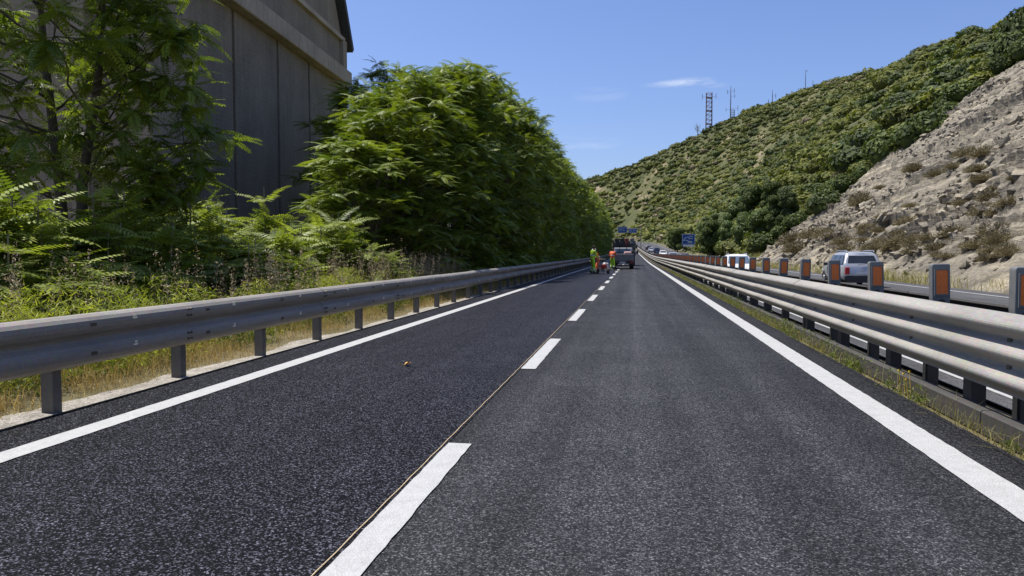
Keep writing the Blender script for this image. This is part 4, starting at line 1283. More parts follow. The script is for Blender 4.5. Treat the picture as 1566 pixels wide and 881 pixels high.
pole_mast(1117, 181, 132, 'tall pole mast with caged foot and whip antennas on the hill crest', .26, ((.83, -1.9, 2.2), (.86, 2.0, 2.6), (.70, 2.3, 2.), (.30, -2.6, 1.8), (.33, 4.2, 3.2)), .28)
pole_mast(1181, 162, 138, 'slender pole mast with side aerial beside a dark round bush', .2, ((.6, 1.8, 2.5),))
pole_mast(1175, 164, 152, 'short stub mast standing next to the slender pole mast', .22)
pole_mast(1231.5, 141, 107, 'single thin pole high on the hill crest', .16, ((.95, .6, .8),))
pole_mast(1243, 134, 122, 'very short thin pole beside dark crest bushes', .12)

# ------------------------------------------------------------------ foliage builders
def frond_template(pairs=10):
    V, F = [], []
    def rach(t): return np.array([t, 0, .18 * t - .32 * t * t])
    def leaflet(p, d, up, l, w):
        side = np.cross(up, d); side /= np.linalg.norm(side)
        b = len(V)
        V.extend([p, p + d * l * .38 + side * w - up * .012, p + d * l - up * l * .16, p + d * l * .38 - side * w - up * .012])
        F.extend([(b, b + 3, b + 2), (b, b + 2, b + 1)])
    for i in range(pairs):
        t = .16 + .80 * i / (pairs - 1); p = rach(t)
        tan = rach(min(1, t + .03)) - rach(t - .03); tan /= np.linalg.norm(tan)
        up = np.cross(tan, [0, 1, 0]); up = up if up[2] > 0 else -up
        l = .27 * (1 - .45 * t) * (.8 + .2 * min(1, t / .3))
        for s_ in (-1, 1):
            d = np.array([0, s_, 0]) * .86 + tan * .42 - up * .10 + np.random.RandomState(i * 2 + s_ + 5).normal(size=3) * .07; d /= np.linalg.norm(d)
            leaflet(p, d, up, l, l * .20)
    p = rach(1.); d = rach(1.) - rach(.94); d /= np.linalg.norm(d); leaflet(p, d, np.array([.5, 0, .8]), .15, .03)
    b = len(V); w = .006
    for t in (0, .5, 1.):
        q = rach(t); V.extend([q + [0, w, 0], q - [0, w, 0]])
    F.extend([(b, b + 1, b + 3), (b, b + 3, b + 2), (b + 2, b + 3, b + 5), (b + 2, b + 5, b + 4)])
    return np.array(V), np.array(F)


FT = frond_template(10)


def frames(az, el, roll):
    """rotation matrices whose x axis points along azimuth/elevation"""
    ca, sa, ce, se = np.cos(az), np.sin(az), np.cos(el), np.sin(el)
    X = np.stack([ca * ce, sa * ce, se], -1)
    Yv = np.stack([-sa, ca, 0 * sa], -1)
    Zv = np.cross(X, Yv)
    cr, sr_ = np.cos(roll)[:, None], np.sin(roll)[:, None]
    return np.stack([X, Yv * cr + Zv * sr_, -Yv * sr_ + Zv * cr], -1)


def fronds_mesh(name, tips, mat, per=8, L=(.55, .95), el=(-.40, .50), rs=None):
    rs = rs or rng
    tips = np.asarray(tips); n = len(tips)
    P = np.repeat(tips[:, :3], per, 0); N = len(P)
    k = np.tile(np.arange(per), n)
    az = k * 2.39996 + np.repeat(rs.random(n) * 6.28, per) + rs.normal(0, .25, N)
    e = el[0] + (el[1] - el[0]) * rs.random(N) ** 1.2
    Lg = L[0] + (L[1] - L[0]) * rs.random(N)
    Rm = frames(az, e, rs.normal(0, .25, N))
    tv, tf = FT
    V = P[:, None, :] + Lg[:, None, None] * np.einsum('nij,mj->nmi', Rm, tv)
    F = tf[None] + (np.arange(N) * len(tv))[:, None, None]
    tint = np.clip(np.repeat(rs.random(n), per) * .55 + rs.random(N) * .45, 0, 1)
    return np_mesh(name, V.reshape(-1, 3), F.reshape(-1, 3), mat, False, np.repeat(tint, len(tf)))


def limb_pts(a, b, sag=.15, k=5):
    a, b = np.array(a), np.array(b); o = []
    for i in range(k):
        t = i / (k - 1); p = a * (1 - t) + b * t; p = p + np.array([0, 0, -sag * np.linalg.norm(b - a) * math.sin(math.pi * t) * .5])
        if 0 < i < k - 1: p = p + rng.normal(0, .05, 3)
        o.append(tuple(p))
    return o


def tree_meshes(h, rx, zlow, lumps, tips_per, per, lump_r, L, mat, seed, low_skirt=0.):
    rs = np.random.default_rng(seed); tips = []; wood = MB()
    trunk = [(0, 0, -.4), (.05, .03, h * .2), (rs.normal(0, .15), rs.normal(0, .15), h * .45), (rs.normal(0, .3), rs.normal(0, .3), h * .8)]
    wood.tube(trunk, [.17, .14, .10, .03], 8)
    for q in range(2):
        a = rs.random() * 6.28; wood.tube(limb_pts((.2 * math.cos(a), .2 * math.sin(a), -.3), (rx * .5 * math.cos(a), rx * .5 * math.sin(a), h * .6), -.2), [.12, .10, .08, .05, .02], 7)
    for q in range(lumps):
        t = (q + .5) / lumps
        z = zlow + (h - zlow - lump_r * .6) * (t ** .8)
        prof = math.sin(math.pi * min(1, .30 + .70 * (z - zlow) / (h - zlow))) ** .7
        az = q * 2.39996 + rs.normal(0, .3); rr = rx * prof * rs.uniform(.45, .80)
        c = np.array([rr * math.cos(az), rr * math.sin(az), z])
        zb = max(.5, z * .55)
        wood.tube(limb_pts((0, 0, zb), tuple(c), .1), [.06, .05, .04, .03, .015], 6)
        for m_ in range(tips_per):
            d = rs.normal(size=3); d /= np.linalg.norm(d)
            if d[2] < -.25: d[2] *= -1
            out = c + d * lump_r * rs.uniform(.55, 1.05) * np.array([1, 1, .85])
            if out[2] < .15: out[2] = .15 + rs.random() * .3
            tips.append(out)
            if m_ % 5 == 0: wood.tube([tuple(c), tuple(c * .4 + out * .6 + [0, 0, -.05]), tuple(out)], [.018, .012, .006], 5)
    for q in range(8):                                     # skirt of low shoots
        az = q * .785 + rs.normal(0, .2); c = np.array([rx * .62 * math.cos(az), rx * .62 * math.sin(az), rs.uniform(.5, 1.1)])
        for m_ in range(9): tips.append(c + rs.normal(size=3) * [.55, .55, .35] + [0, 0, .1])
    return fronds_mesh('crown', tips, mat, per, L, rs=rs), wood.mesh('trunk', MT['bark'])


def put_tree(name, label, cat, meshes, loc, rz, sc, group):
    e = empty(name, label, cat, loc, rz, group); e.scale = sc if hasattr(sc, '__len__') else (sc, sc, sc)
    obj('crown', meshes[0], e); obj('trunk', meshes[1], e); return e


ROW = [tree_meshes(9.6, 3.35, .9, 26, 13, 8, 1.12, (.48, .86), MT['leaf'], 11 + k) for k in range(4)]
row = [  # X, Y, height factor, width factor
    (-8.4, 22.6, .56, .72), (-8.1, 25.2, .72, .80), (-9.6, 28.0, .84, .86), (-11.4, 31.6, .96, 1.0), (-7.8, 29.4, .95, .88), (-8.8, 33.0, 1.05, .95),
    (-7.6, 35.2, 1.04, .90), (-12.2, 37.5, 1.06, 1.0), (-7.7, 39.4, 1.10, .92), (-10.4, 41.2, 1.14, 1.0), (-7.6, 43.6, 1.16, .90), (-9.6, 46.6, 1.18, 1.0), (-7.3, 48.4, 1.17, .90),
    (-9.4, 52, 1.22, 1.0), (-7.2, 54.6, 1.2, .90)]
y = 59.
while y < 250: row.append((-7.3 + random.uniform(-.4, .3) + (.0 if y < 90 else .4), y, 1.2 + random.uniform(-.06, .07), random.uniform(.86, 1.0))); y += 4.6
for q, (X, Y, fh, fw) in enumerate(row):
    fh *= 1.12 if 35 < Y < 58 else 1.05 if Y >= 58 else 1.; fw *= 1.06 if 30 < Y < 58 else 1.
    X = X - (1.15 if Y > 28 and X > -8.2 else .5); w_ = W(X, Y, -.3)
    if Y < 26: lab = 'low leafy pinnate tree where the tall roadside clump begins'
    elif Y < 57: lab = 'tall bushy pinnate-leaved tree in the clump beside the guardrail'
    else: lab = 'pinnate-leaved tree in the long far row overhanging the guardrail'
    put_tree('roadside_tree', lab, 'tree', ROW[q % 4], w_, q * 1.9, (fw, fw, fh), ('trees at the near end of the clump', 'trees of the roadside clump', 'far row of roadside trees')[0 if Y < 26 else 1 if Y < 57 else 2])

# tall darker tree with open limbs, left of the hall corner
rs = np.random.default_rng(5); tips = []; wood = MB()
base = np.array([-12.6, 14.4, -.3])
st = [[(0, 0, -.3), (.05, 0, 1.5), (-.15, .1, 3.5), (-.5, .2, 6.), (-.7, .2, 9.5)], [(.3, .15, -.3), (.38, .1, 1.6), (.35, .2, 3.2), (.75, .3, 5.5), (1.1, .3, 9.)]]
for s_ in st: wood.tube(s_, [.15, .13, .11, .08, .03], 9)
limbs = []
for q in range(30):
    z = 2.7 + 8.4 * (q / 29.) ** .9
    az = q * 2.39996 + .4; rr = rs.uniform(1.6, 3.5) * (1.05 - .35 * abs(z - 5.5) / 6.)
    limbs.append((rr * math.cos(az), rr * math.sin(az) * .8, z))
# right-hand limbs reaching out in front of the wall, lower left ones behind the weeds
limbs += [(3.2, .9, 3.2), (3.7, 1.2, 4.2), (3.5, .8, 5.3), (3.4, 1.1, 6.6), (3.1, .6, 8.0), (2.5, 1.4, 3.6), (2.3, .5, 5.9), (-2.6, -.6, 4.3), (-3.3, -1., 5.7), (-3., -1.2, 7.4), (-2.2, -1.4, 3.4), (-1.6, -1.6, 8.6), (.6, -1.8, 7.7), (1.8, -1.3, 9.)]
for c in limbs:
    c = np.array(c); c[0] *= .60 if c[0] > 0 else 1.; zb = max(1.5, c[2] - 1.4); s_ = st[0] if c[0] < 0 else st[1]
    x0 = np.interp(zb, [p[2] for p in s_], [p[0] for p in s_])
    wood.tube(limb_pts((x0, .15, zb), tuple(c), .12), [.036, .030, .024, .018, .008], 6)
    for m_ in range(13):
        d = rs.normal(size=3); d /= np.linalg.norm(d); o_ = c + d * np.array([.95, .95, .65]) * rs.uniform(.4, 1.1); tips.append(o_)
        if m_ % 2 == 0: wood.tube([tuple(c), tuple((c + o_) / 2 + [0, 0, -.04]), tuple(o_)], [.012, .009, .005], 5)
e = empty('tall_tree', 'tall dark open-limbed tree with two trunks in front of the concrete hall', 'tree', base)
obj('crown', fronds_mesh('crown', tips, MT['leaf_tall'], 7, (.45, .78), (-.75, .5), rs), e); wood.build('trunk', MT['bark'], e, smooth=True)


# saplings with arching fronds behind the guardrail
def sapling(seed, h, stems, L=(.55, .95)):
    rs = np.random.default_rng(seed); tips = []; wood = MB()
    for q in range(stems):
        a = rs.random() * 6.28; r_ = rs.uniform(.05, .55) * (1 if stems > 1 else 0); hh = h * rs.uniform(.62, 1.)
        top_ = (r_ * 1.5 * math.cos(a), r_ * 1.5 * math.sin(a), hh)
        wood.tube([(r_ * math.cos(a), r_ * math.sin(a), -.35), (r_ * 1.2 * math.cos(a), r_ * 1.2 * math.sin(a), hh * .5), top_], [.028, .02, .010], 6)
        for z in np.arange(.45, 1.01, .14):
            tips.append((top_[0] * z + rs.normal(0, .05), top_[1] * z + rs.normal(0, .05), hh * z))
    return fronds_mesh('crown', tips, MT['leaf_sap'], 7, L, (-.15, .8), rs), wood.mesh('trunk', MT['twig'])


SAP = [sapling(31, 3.0, 4), sapling(32, 2.4, 4), sapling(33, 2.0, 3), sapling(34, 3.3, 5)]
spots = [  # photo column, X, height factor (rows behind the rail)
    (20, -9.2, 1.0), (60, -10.2, 1.05), (105, -10.6, 1.0), (150, -9.8, .96), (190, -10.6, 1.12), (235, -9.9, 1.0), (262, -11.0, 1.1), (300, -10.4, 1.0), (340, -10.8, 1.1), (335, -9.0, .66),
    (375, -9.4, 1.05), (410, -10.4, 1.15), (420, -8.9, .80), (445, -8.6, 1.0), (470, -9.6, 1.2), (490, -8.3, .85), (515, -8.3, 1.05), (540, -7.7, .80), (30, -12., 1.2), (215, -12.6, 1.2), (310, -12.8, 1.25), (-30, -9.2, 1.1), (-70, -10.5, 1.1), (10, -8.3, .6), (80, -8.6, .62), (180, -8.9, .6), (255, -8.8, .66), (385, -8.2, .6), (455, -7.7, .62), (565, -7.3, .75), (600, -7.1, .7)]
for q, (px, X, fh) in enumerate(spots):
    p = at_x(px, 440, X); w_ = W(X, p[1], -.25)
    lab = 'waist-high leafy sapling with arching fronds close behind the guardrail' if fh < .7 else 'young leafy sapling with arching fronds between the guardrail and the hall' if px < 330 else 'leafy sapling with arching fronds at the foot of the tree clump'
    put_tree('leafy_sapling', lab, 'sapling', SAP[q % 4], w_, q * 1.3, (1., 1., fh), 'small saplings at the rail' if fh < .7 else 'saplings before the hall' if px < 330 else 'saplings at the tree clump')


# ------------------------------------------------------------------ grasses and weeds
def blades(name, P, h, w, mat, lean=.35, seed=1):
    rs = np.random.default_rng(seed); N = len(P); P = np.asarray(P); h = np.asarray(h)
    az = rs.random(N) * 6.283; ln = np.abs(rs.normal(0, lean, N)) + .08; fa = rs.random(N) * 6.283
    dx = np.stack([np.cos(az), np.sin(az), 0 * az], -1); sd = np.stack([np.cos(fa), np.sin(fa), 0 * az], -1) * (w * rs.uniform(.6, 1.4, N))[:, None]
    z = np.array([0, 0, 1.])
    b = P; m = P + z * (h * .6)[:, None] + dx * (h * ln * .35)[:, None]; t = P + z * (h * (1 - .25 * ln))[:, None] + dx * (h * ln)[:, None]
    V = np.stack([b - sd, b + sd, m - sd * .7, m + sd * .7, t], 1)
    F = np.array([[0, 1, 3], [0, 3, 2], [2, 3, 4]])[None] + (np.arange(N) * 5)[:, None, None]
    return np_mesh(name, V.reshape(-1, 3), F.reshape(-1, 3), mat, False, np.repeat(rs.random(N), 3))


def scatter(n_, X0, X1, Y0, Y1, seed, clump=1.2, near_bias=1.6):
    rs = np.random.default_rng(seed); out = []
    X = rs.uniform(X0, X1, n_ * 3); Y = Y0 + (Y1 - Y0) * rs.random(n_ * 3) ** near_bias
    k = fbm(X / clump, Y / clump, seed, 3) > rs.uniform(-.25, .12, n_ * 3)
    X, Y = X[k][:n_], Y[k][:n_]
    return np.stack([X + sx(Y), Y, ground_profile(X, Y) + zr(Y) - .02], -1)


P = scatter(22000, -6.7, -5.25, 2.5, 45, 3, .7)
hh = np.random.default_rng(1).uniform(.10, .34, len(P)) * np.clip((-5.15 - (P[:, 0] - sx(P[:, 1]))) / .6, .25, 1)
tag(obj('dry_grass', blades('dry_grass', P, hh, .0032, MT['grass_dry'], .6, 1)), 'straw-coloured dry grass between gravel strip and green weeds under the guardrail', 'grass', kind='stuff')
P = scatter(17000, -9.5, -6.35, 2.2, 40, 5, 1.1)
hh = np.random.default_rng(2).uniform(.2, .72, len(P))
tag(obj('green_grass', blades('green_grass', P, hh, .005, MT['grass_green'], .4, 2)), 'green grass and weeds growing behind the guardrail', 'grass', kind='stuff')
P = scatter(9000, -9.5, -6.1, 2.2, 34, 8, 1.0)
hh = np.random.default_rng(3).uniform(.4, 1.0, len(P))
tag(obj('mixed_grass', blades('mixed_grass', P, hh, .004, MT['grass_mix'], .25, 3)), 'half-dry yellowish tall grass among the weeds behind the guardrail', 'grass', kind='stuff')


def seed_stalks(P, h, seed):
    rs = np.random.default_rng(seed); Vs, Fs, b = [], [], 0; ti = []
    for p, hh_ in zip(P, h):
        ax = np.array([rs.normal(0, .10), rs.normal(0, .10), 1.]); tp = p + ax * hh_
        Vs.append(np.array([p + [.003, 0, 0], p - [.003, 0, 0], tp])); Fs.append(np.array([[0, 1, 2]]) + b); b += 3; t0 = rs.random(); ti.append(t0)
        for q in range(34):
            t = rs.uniform(.62, 1.02); c = p + ax * hh_ * t + rs.normal(0, 1, 3) * .032 * hh_ * (1.12 - t) * 2.0; d = rs.normal(0, 1, 3) * .016; d2 = rs.normal(0, 1, 3) * .011 + [0, 0, .012]
            Vs.append(np.array([c, c + d, c + d2])); Fs.append(np.array([[0, 1, 2]]) + b); b += 3; ti.append(t0 * .5 + rs.random() * .5)
    return np_mesh('seed_stalks', np.concatenate(Vs), np.concatenate(Fs), MT['seed'], False, ti)


P = np.concatenate([scatter(120, -7.8, -6.0, 6, 15, 25, .6, 1.), scatter(300, -9.0, -6.3, 4, 26, 21, 2.2, 1.2), scatter(420, -7.4, -6.0, 13, 26, 22, 2., 1.)])
tag(obj('seed_stalks', seed_stalks(P, np.random.default_rng(4).uniform(.8, 1.6, len(P)), 4)), 'tall beige seed stalks standing above the weeds behind the guardrail', 'grass', kind='stuff')


def feather(name, P, h, mat, seed, k=130, spread=.33, fat=.2, lmax=.13):
    rs = np.random.default_rng(seed); n_ = len(P)
    h = np.asarray(h); C = np.repeat(P, k, 0); HH = np.repeat(h, k)
    u = rs.random(n_ * k); off = rs.normal(0, 1, (n_ * k, 3)) * (spread * HH * np.sin(np.pi * np.clip(u, .05, .95)) ** .6)[:, None]; off[:, 2] = u * HH
    c = C + off; d = rs.normal(0, 1, (n_ * k, 3)); d[:, 2] = np.abs(d[:, 2]) * .8 + .2; d /= np.linalg.norm(d, axis=1)[:, None]
    ln = rs.uniform(.04, lmax, n_ * k)[:, None]; sd = np.cross(d, rs.normal(0, 1, (n_ * k, 3))); sd /= np.linalg.norm(sd, axis=1)[:, None]
    V = np.stack([c - d * ln * .5, c + sd * ln * fat, c + d * ln * .6, c - sd * ln * fat], 1)
    F = np.array([[0, 1, 2], [0, 2, 3]])[None] + (np.arange(n_ * k) * 4)[:, None, None]
    return np_mesh(name, V.reshape(-1, 3), F.reshape(-1, 3), mat, False, np.repeat(np.repeat(rs.random(n_), k) * .6 + rs.random(n_ * k) * .4, 2))


P = np.concatenate([scatter(40, -7.4, -5.95, 4.2, 9.5, 33, 1.2, 1.), scatter(130, -8.6, -6.2, 3.0, 24, 31, 1.2, 1.2)])
tag(obj('feathery_weeds', feather('feathery_weeds', P, np.random.default_rng(6).uniform(.55, 1.15, len(P)), MT['fennel'], 6, 420, .30, .06, .12)), 'yellow-green feathery weeds massed behind the guardrail', 'weeds', kind='stuff')
P = scatter(420, -9.5, -5.8, 2.2, 40, 41, 1.5, 1.3)
tag(obj('leafy_weeds', feather('leafy_weeds', P, np.random.default_rng(7).uniform(.25, .7, len(P)), MT['grass_green'], 9, 150, .45, .17, .085)), 'low broad-leaved green weeds behind the guardrail', 'weeds', kind='stuff')

# weeds in the strip under the right-hand barrier
rs = np.random.default_rng(50)
n_ = 9000; Y = 2.5 + 70 * rs.random(n_) ** 1.7; X = 2.53 + .30 * rs.random(n_) ** 1.3
kp = fbm(Y * .9, X * 2, 3, 3) > rs.uniform(-.3, .2, n_); X, Y = X[kp], Y[kp]
P = np.stack([X + sx(Y), Y, zr(Y) - .12], -1)
tag(obj('strip_grass', blades('strip_grass', P, rs.uniform(.06, .30, len(P)), .003, MT['grass_mix'], .6, 8)), 'dry tufts of grass along the foot of the three-wave barrier', 'grass', kind='stuff')
Y = 3 + 50 * rs.random(150) ** 1.2; X = 2.56 + .2 * rs.random(150)
P = np.stack([X, Y, 0 * Y - .12], -1)
tag(obj('strip_weeds', feather('strip_weeds', P, rs.uniform(.10, .32, len(P)), MT['grass_green'], 12, 60, .35, .15, .05)), 'small green weeds along the foot of the three-wave barrier', 'weeds', kind='stuff')
mb = MB()
for (px, py) in ((1375, 566), (1382, 571), (1391, 568), (1221, 508), (1386, 580)):
    p = at_x(px, py, 2.68); r_ = .014
    for q in range(7):
        a = q * .9; mb.add([p, p + [r_ * math.cos(a), 0.3 * r_, r_ * math.sin(a)], p + [r_ * math.cos(a + .6), -.2 * r_, r_ * math.sin(a + .6)]], [(0, 1, 2)])
    mb.tube([tuple(p), (p[0] + .02, p[1], -.1)], .003, 4)
tag(mb.build('yellow_flowers', MT['flower']), 'few small yellow flowers growing before the lower barrier rail', 'flowers', kind='stuff')

# pale dry grass verge below the rock slope
rs = np.random.default_rng(60); n_ = 30000
Y = 18 + 100 * rs.random(n_) ** 1.2; X = 14.9 + 3.2 * rs.random(n_) ** .8
kp = fbm(Y * .16, X * .35, 5, 3) > rs.uniform(-.22, .16, n_); X, Y = X[kp], Y[kp]
P = np.stack([X + sx(Y), Y, zr(Y) - .42 + .8 * np.maximum(0, X - 16.6)], -1)
tag(obj('verge_grass', blades('verge_grass', P, rs.uniform(.25, 1.05, len(P)) * np.clip((X - 14.7) / .8, .3, 1), .014, MT['grass_verge'], .3, 10)), 'tall yellow-green grass on the verge between opposite road and rock slope', 'grass', kind='stuff')

# ------------------------------------------------------------------ shrubs on the hill
def shrub_geo(seed, core=1, leaves=90, flat=.75, leaf=.17, fuzz=.16):
    """unit-radius shrub: bumpy core plus leaf-clump faces; returns V, F(tri), tint"""
    rs = np.random.default_rng(seed)
    bm = bmesh.new(); bmesh.ops.create_icosphere(bm, subdivisions=core, radius=1.)
    co = np.array([v.co[:] for v in bm.verts]); F = np.array([[v.index for v in f.verts] for f in bm.faces]); bm.free()
    r_ = .80 + .55 * fbm(co[:, 0] * 1.7 + seed, co[:, 1] * 1.7, co[:, 2] * 1.7 + 3, 3)
    V = co * r_[:, None] * [1, 1, flat]; V[:, 2] += flat * .45
    d = rs.normal(size=(leaves, 3)); d /= np.linalg.norm(d, axis=1)[:, None]; d[:, 2] = np.where(d[:, 2] < -.2, -d[:, 2], d[:, 2])
    rr = .80 + .55 * fbm(d[:, 0] * 1.7 + seed, d[:, 1] * 1.7, d[:, 2] * 1.7 + 3, 3) + rs.uniform(-.06, fuzz, leaves)
    c = d * rr[:, None] * [1, 1, flat]; c[:, 2] += flat * .45
    nrm = d * .9 + rs.normal(0, .38, (leaves, 3)); nrm /= np.linalg.norm(nrm, axis=1)[:, None]
    a = np.cross(nrm, rs.normal(size=(leaves, 3))); a /= np.linalg.norm(a, axis=1)[:, None]; b = np.cross(nrm, a)
    s1 = (leaf * rs.uniform(.5, 1.3, leaves))[:, None]; s2 = s1 * rs.uniform(.5, .9, leaves)[:, None]
    LV = np.stack([c - a * s1, c + b * s2, c + a * s1, c - b * s2], 1).reshape(-1, 3)
    LF = (np.array([[0, 1, 2], [0, 2, 3]])[None] + (np.arange(leaves) * 4)[:, None, None]).reshape(-1, 3) + len(V)
    ti = np.concatenate([rs.uniform(.1, .6, len(F)), np.repeat(rs.random(leaves), 2)])
    return np.concatenate([V, LV]), np.concatenate([F, LF]), ti


LOW = [shrub_geo(200 + k, 1, 34, .54, .19) for k in range(8)]
HI = [shrub_geo(300 + k, 2, 460, .74, .125, .26) for k in range(5)]

rs = np.random.default_rng(77)
cand = []
Xc = rs.uniform(-110, 190, 60000); Yc = rs.uniform(60, 640, 60000)
s_ = hill_s(Xc, Yc); Zc = hillz(Xc, Yc)
ok = (s_ > 1.) & (in_rock(Xc, Yc) < -2)
dens = fbm(Xc / 22., Yc / 22., 6.6, 4)
ok &= dens > rs.uniform(-.27, .02, 60000)
Xc, Yc, Zc = Xc[ok], Yc[ok], Zc[ok]
Q = np.stack([Xc, Yc, Zc], -1); v = Q - CAMP; kk = v @ _F; px = 783 + FPX * (v @ _R) / kk; py = 440.5 - FPX * (v @ _U) / kk
vis = (kk > 10) & (px > 870) & (px < 1640) & (py > -60)
# facing test: drop what lies far behind the crest
sb = hill_s(Xc, Yc); crest = (np.interp(Yc, BY, BZ)) / .74
vis &= sb < crest + 14
Q, kk, px, py = Q[vis], kk[vis], px[vis], py[vis]
rad = np.clip(rs.lognormal(.40, .50, len(Q)) * (1. + 1.3 * fbm(Q[:, 0] / 28., Q[:, 1] / 28., 2.7, 3)), .5, 4.6)
# thin out by distance so that shrubs stay a few pixels apart
order = np.argsort(-rad / kk ** .35); taken = {}; keep = []
for i in order:
    c_ = 1.55; key = (int(Q[i, 0] // c_), int(Q[i, 1] // c_))
    if any((key[0] + a, key[1] + b) in taken and np.hypot(*(Q[i, :2] - Q[taken[(key[0] + a, key[1] + b)], :2])) < rad[i] * .75 for a in (-1, 0, 1) for b in (-1, 0, 1)): continue
    taken[key] = i; keep.append(i)
    if len(keep) >= 7600: break
keep = np.array(keep)
keep = keep[np.argsort(-(rad / kk)[keep])]; big, rest = keep[:210], keep[210:]
shrub_me = [np_mesh('shrub', *HI[k][:2], (MT['scrub'], MT['scrub_dark'], MT['scrub'], MT['scrub_dark'], MT['scrub'])[k], True, HI[k][2]) for k in range(5)]
LABS = ['rounded olive-green shrub on the grassy hillside', 'rounded dark green shrub on the hillside']
for j, i in enumerate(big):
    k = j % 5
    o = obj('hillside_shrub', shrub_me[k], None, Q[i] + [0, 0, -.15 * rad[i]]); r_ = float(rad[i])
    o.scale = (r_, r_ * random.uniform(.85, 1.15), r_ * random.uniform(.5, .8)); o.rotation_euler = (0, 0, random.uniform(0, 6.28))
    tag(o, LABS[k % 2], 'shrub', 'olive shrubs on the hillside' if k % 2 == 0 else 'dark shrubs on the hillside')


def mass(name, ids, label, mat, lo, flat=1.):
    Vs, Fs, Ts, b = [], [], [], 0
    for i in ids:
        V, F, T_ = LOW[i % 8]; a = rs.random() * 6.28; ca, sa = math.cos(a), math.sin(a); r_ = rad[i]
        Vr = np.stack([V[:, 0] * ca - V[:, 1] * sa, V[:, 0] * sa + V[:, 1] * ca, V[:, 2] * rs.uniform(.7, 1.15)], -1) * r_
        Vs.append(Vr + Q[i] - [0, 0, .2 * r_]); Fs.append(F + b); b += len(V); Ts.append(np.clip(T_ * .55 + rs.random() * .35 + .9 * float(fbm(Q[i, 0] / 22., Q[i, 1] / 22., 1.1, 2)) + .08, 0, 1))
    tag(obj(name, np_mesh(name, np.concatenate(Vs), np.concatenate(Fs), mat, True, np.concatenate(Ts))), label, 'scrub', kind='stuff')


pick = rs.random(len(rest))
mass('hillside_scrub', rest[pick < .72], 'dense low olive-green scrub covering the far hillside', MT['scrub'], 0)
mass('dark_scrub', rest[(pick >= .72) & (pick < .94)], 'dark green scrub scattered over the far hillside', MT['scrub_dark'], 0)
mass('dry_scrub', rest[pick >= .94], 'dry brownish scrub scattered over the far hillside', MT['scrub_dry'], 0)


# bigger bushes and trees placed one by one
def bush_mesh(name, seed, mat, leaves=1000, leaf=.11, core=2, flat=.85):
    a = shrub_geo(seed, core, leaves, flat, leaf, .34); return np_mesh(name, a[0], a[1], mat, True, a[2])


BG = [bush_mesh('foliage', 400 + k, MT['scrub_dark']) for k in range(3)]
BL = [bush_mesh('foliage', 410 + k, MT['scrub_light'], 900, .11) for k in range(2)]
def dry_mesh(seed):
    rs_ = np.random.default_rng(seed); n1 = 2200
    d = rs_.normal(size=(n1, 3)); d[:, 2] = np.abs(d[:, 2]) * .8; d /= np.linalg.norm(d, axis=1)[:, None]
    t = rs_.uniform(.15, 1, n1)[:, None]; c = d * t * [1, 1, .85]; dd = d * .16 + rs_.normal(0, .05, (n1, 3)); sd = np.cross(dd, rs_.normal(size=(n1, 3))); sd = sd / np.linalg.norm(sd, axis=1)[:, None] * .026
    V = np.stack([c - sd, c + sd, c + dd], 1); F = np.arange(n1 * 3).reshape(-1, 3)
    return np_mesh('foliage', V.reshape(-1, 3), F, MT['scrub_dry'], False, rs_.random(n1))
BD_ = [dry_mesh(420 + k) for k in range(3)]


def bush_at(px, py, wpx, kind, label, group, hf=1., name=None):
    p = hit_hill(px, py)
    if p is None: return
    k = proj(p)[2]; r_ = wpx / 2 * k / FPX
    if in_rock(p[0], p[1]) > 0: p = p + np.array([-.4, 0, .75])
    me = {'dark': BG, 'light': BL, 'dry': BD_}[kind]
    e = empty(name or 'bush', label, 'bush', p - np.array([.0, 0, .15 * r_]), random.uniform(0, 6.28), group)
    o = obj('foliage', random.choice(me), e); o.scale = (r_, r_, r_ * hf)
    MB().tube([(0, 0, -.6 * r_), (.1 * r_, 0, .2 * r_), (.05 * r_, .1 * r_, .5 * r_)], [.09 * r_, .07 * r_, .03 * r_], 6).tube([(0, 0, -.1 * r_), (-.25 * r_, .1 * r_, .5 * r_)], [.05 * r_, .02 * r_], 5).build('stem', MT['bark'], e)
    return e


for q in range(24):
    X = 19.5 + q * 1.75 + random.uniform(-.5, .5); Y = 109.5 + random.uniform(-9, 4.5); r_ = random.uniform(1.2, 2.4) * (1. + .025 * q); hf = random.uniform(.7, 1.15)
    e = empty('bush', 'big dark bush along the top edge of the rock slope', 'bush', (X, Y, float(hillz(X, Y)) + .1), q * 1.1, 'dark bushes above the rock slope')
    o = obj('foliage', BG[q % 3], e); o.scale = (r_, r_, r_ * hf)
    MB().tube([(0, 0, -.6 * r_), (.1 * r_, 0, .2 * r_), (.05 * r_, .1 * r_, .5 * r_)], [.09 * r_, .07 * r_, .03 * r_], 6).tube([(0, 0, -.1 * r_), (-.25 * r_, .1 * r_, .5 * r_)], [.05 * r_, .02 * r_], 5).build('stem', MT['bark'], e)
for px, py, wp, hf in ((1545, 95, 60, 1.3), (1565, 70, 64, 1.5)):
    bush_at(px, py, wp, 'dark', 'tall dark bush crowning the highest end of the rock slope', 'tall bushes above the rock slope', hf)
rb = random.Random(12)
for q in range(70):
    px, py = (rb.uniform(1215, 1566), rb.uniform(375, 425)) if q < 44 else (rb.uniform(1290, 1566), rb.uniform(200, 380))
    if q < 44: py = 378 + (px - 1200) * .10 + rb.uniform(-22, 14)
    bush_at(px, py, rb.uniform(16, 48), 'dry', 'small dry tussock rooted in the rock slope', 'dry tussocks on the rock slope', rb.uniform(.6, 1.))
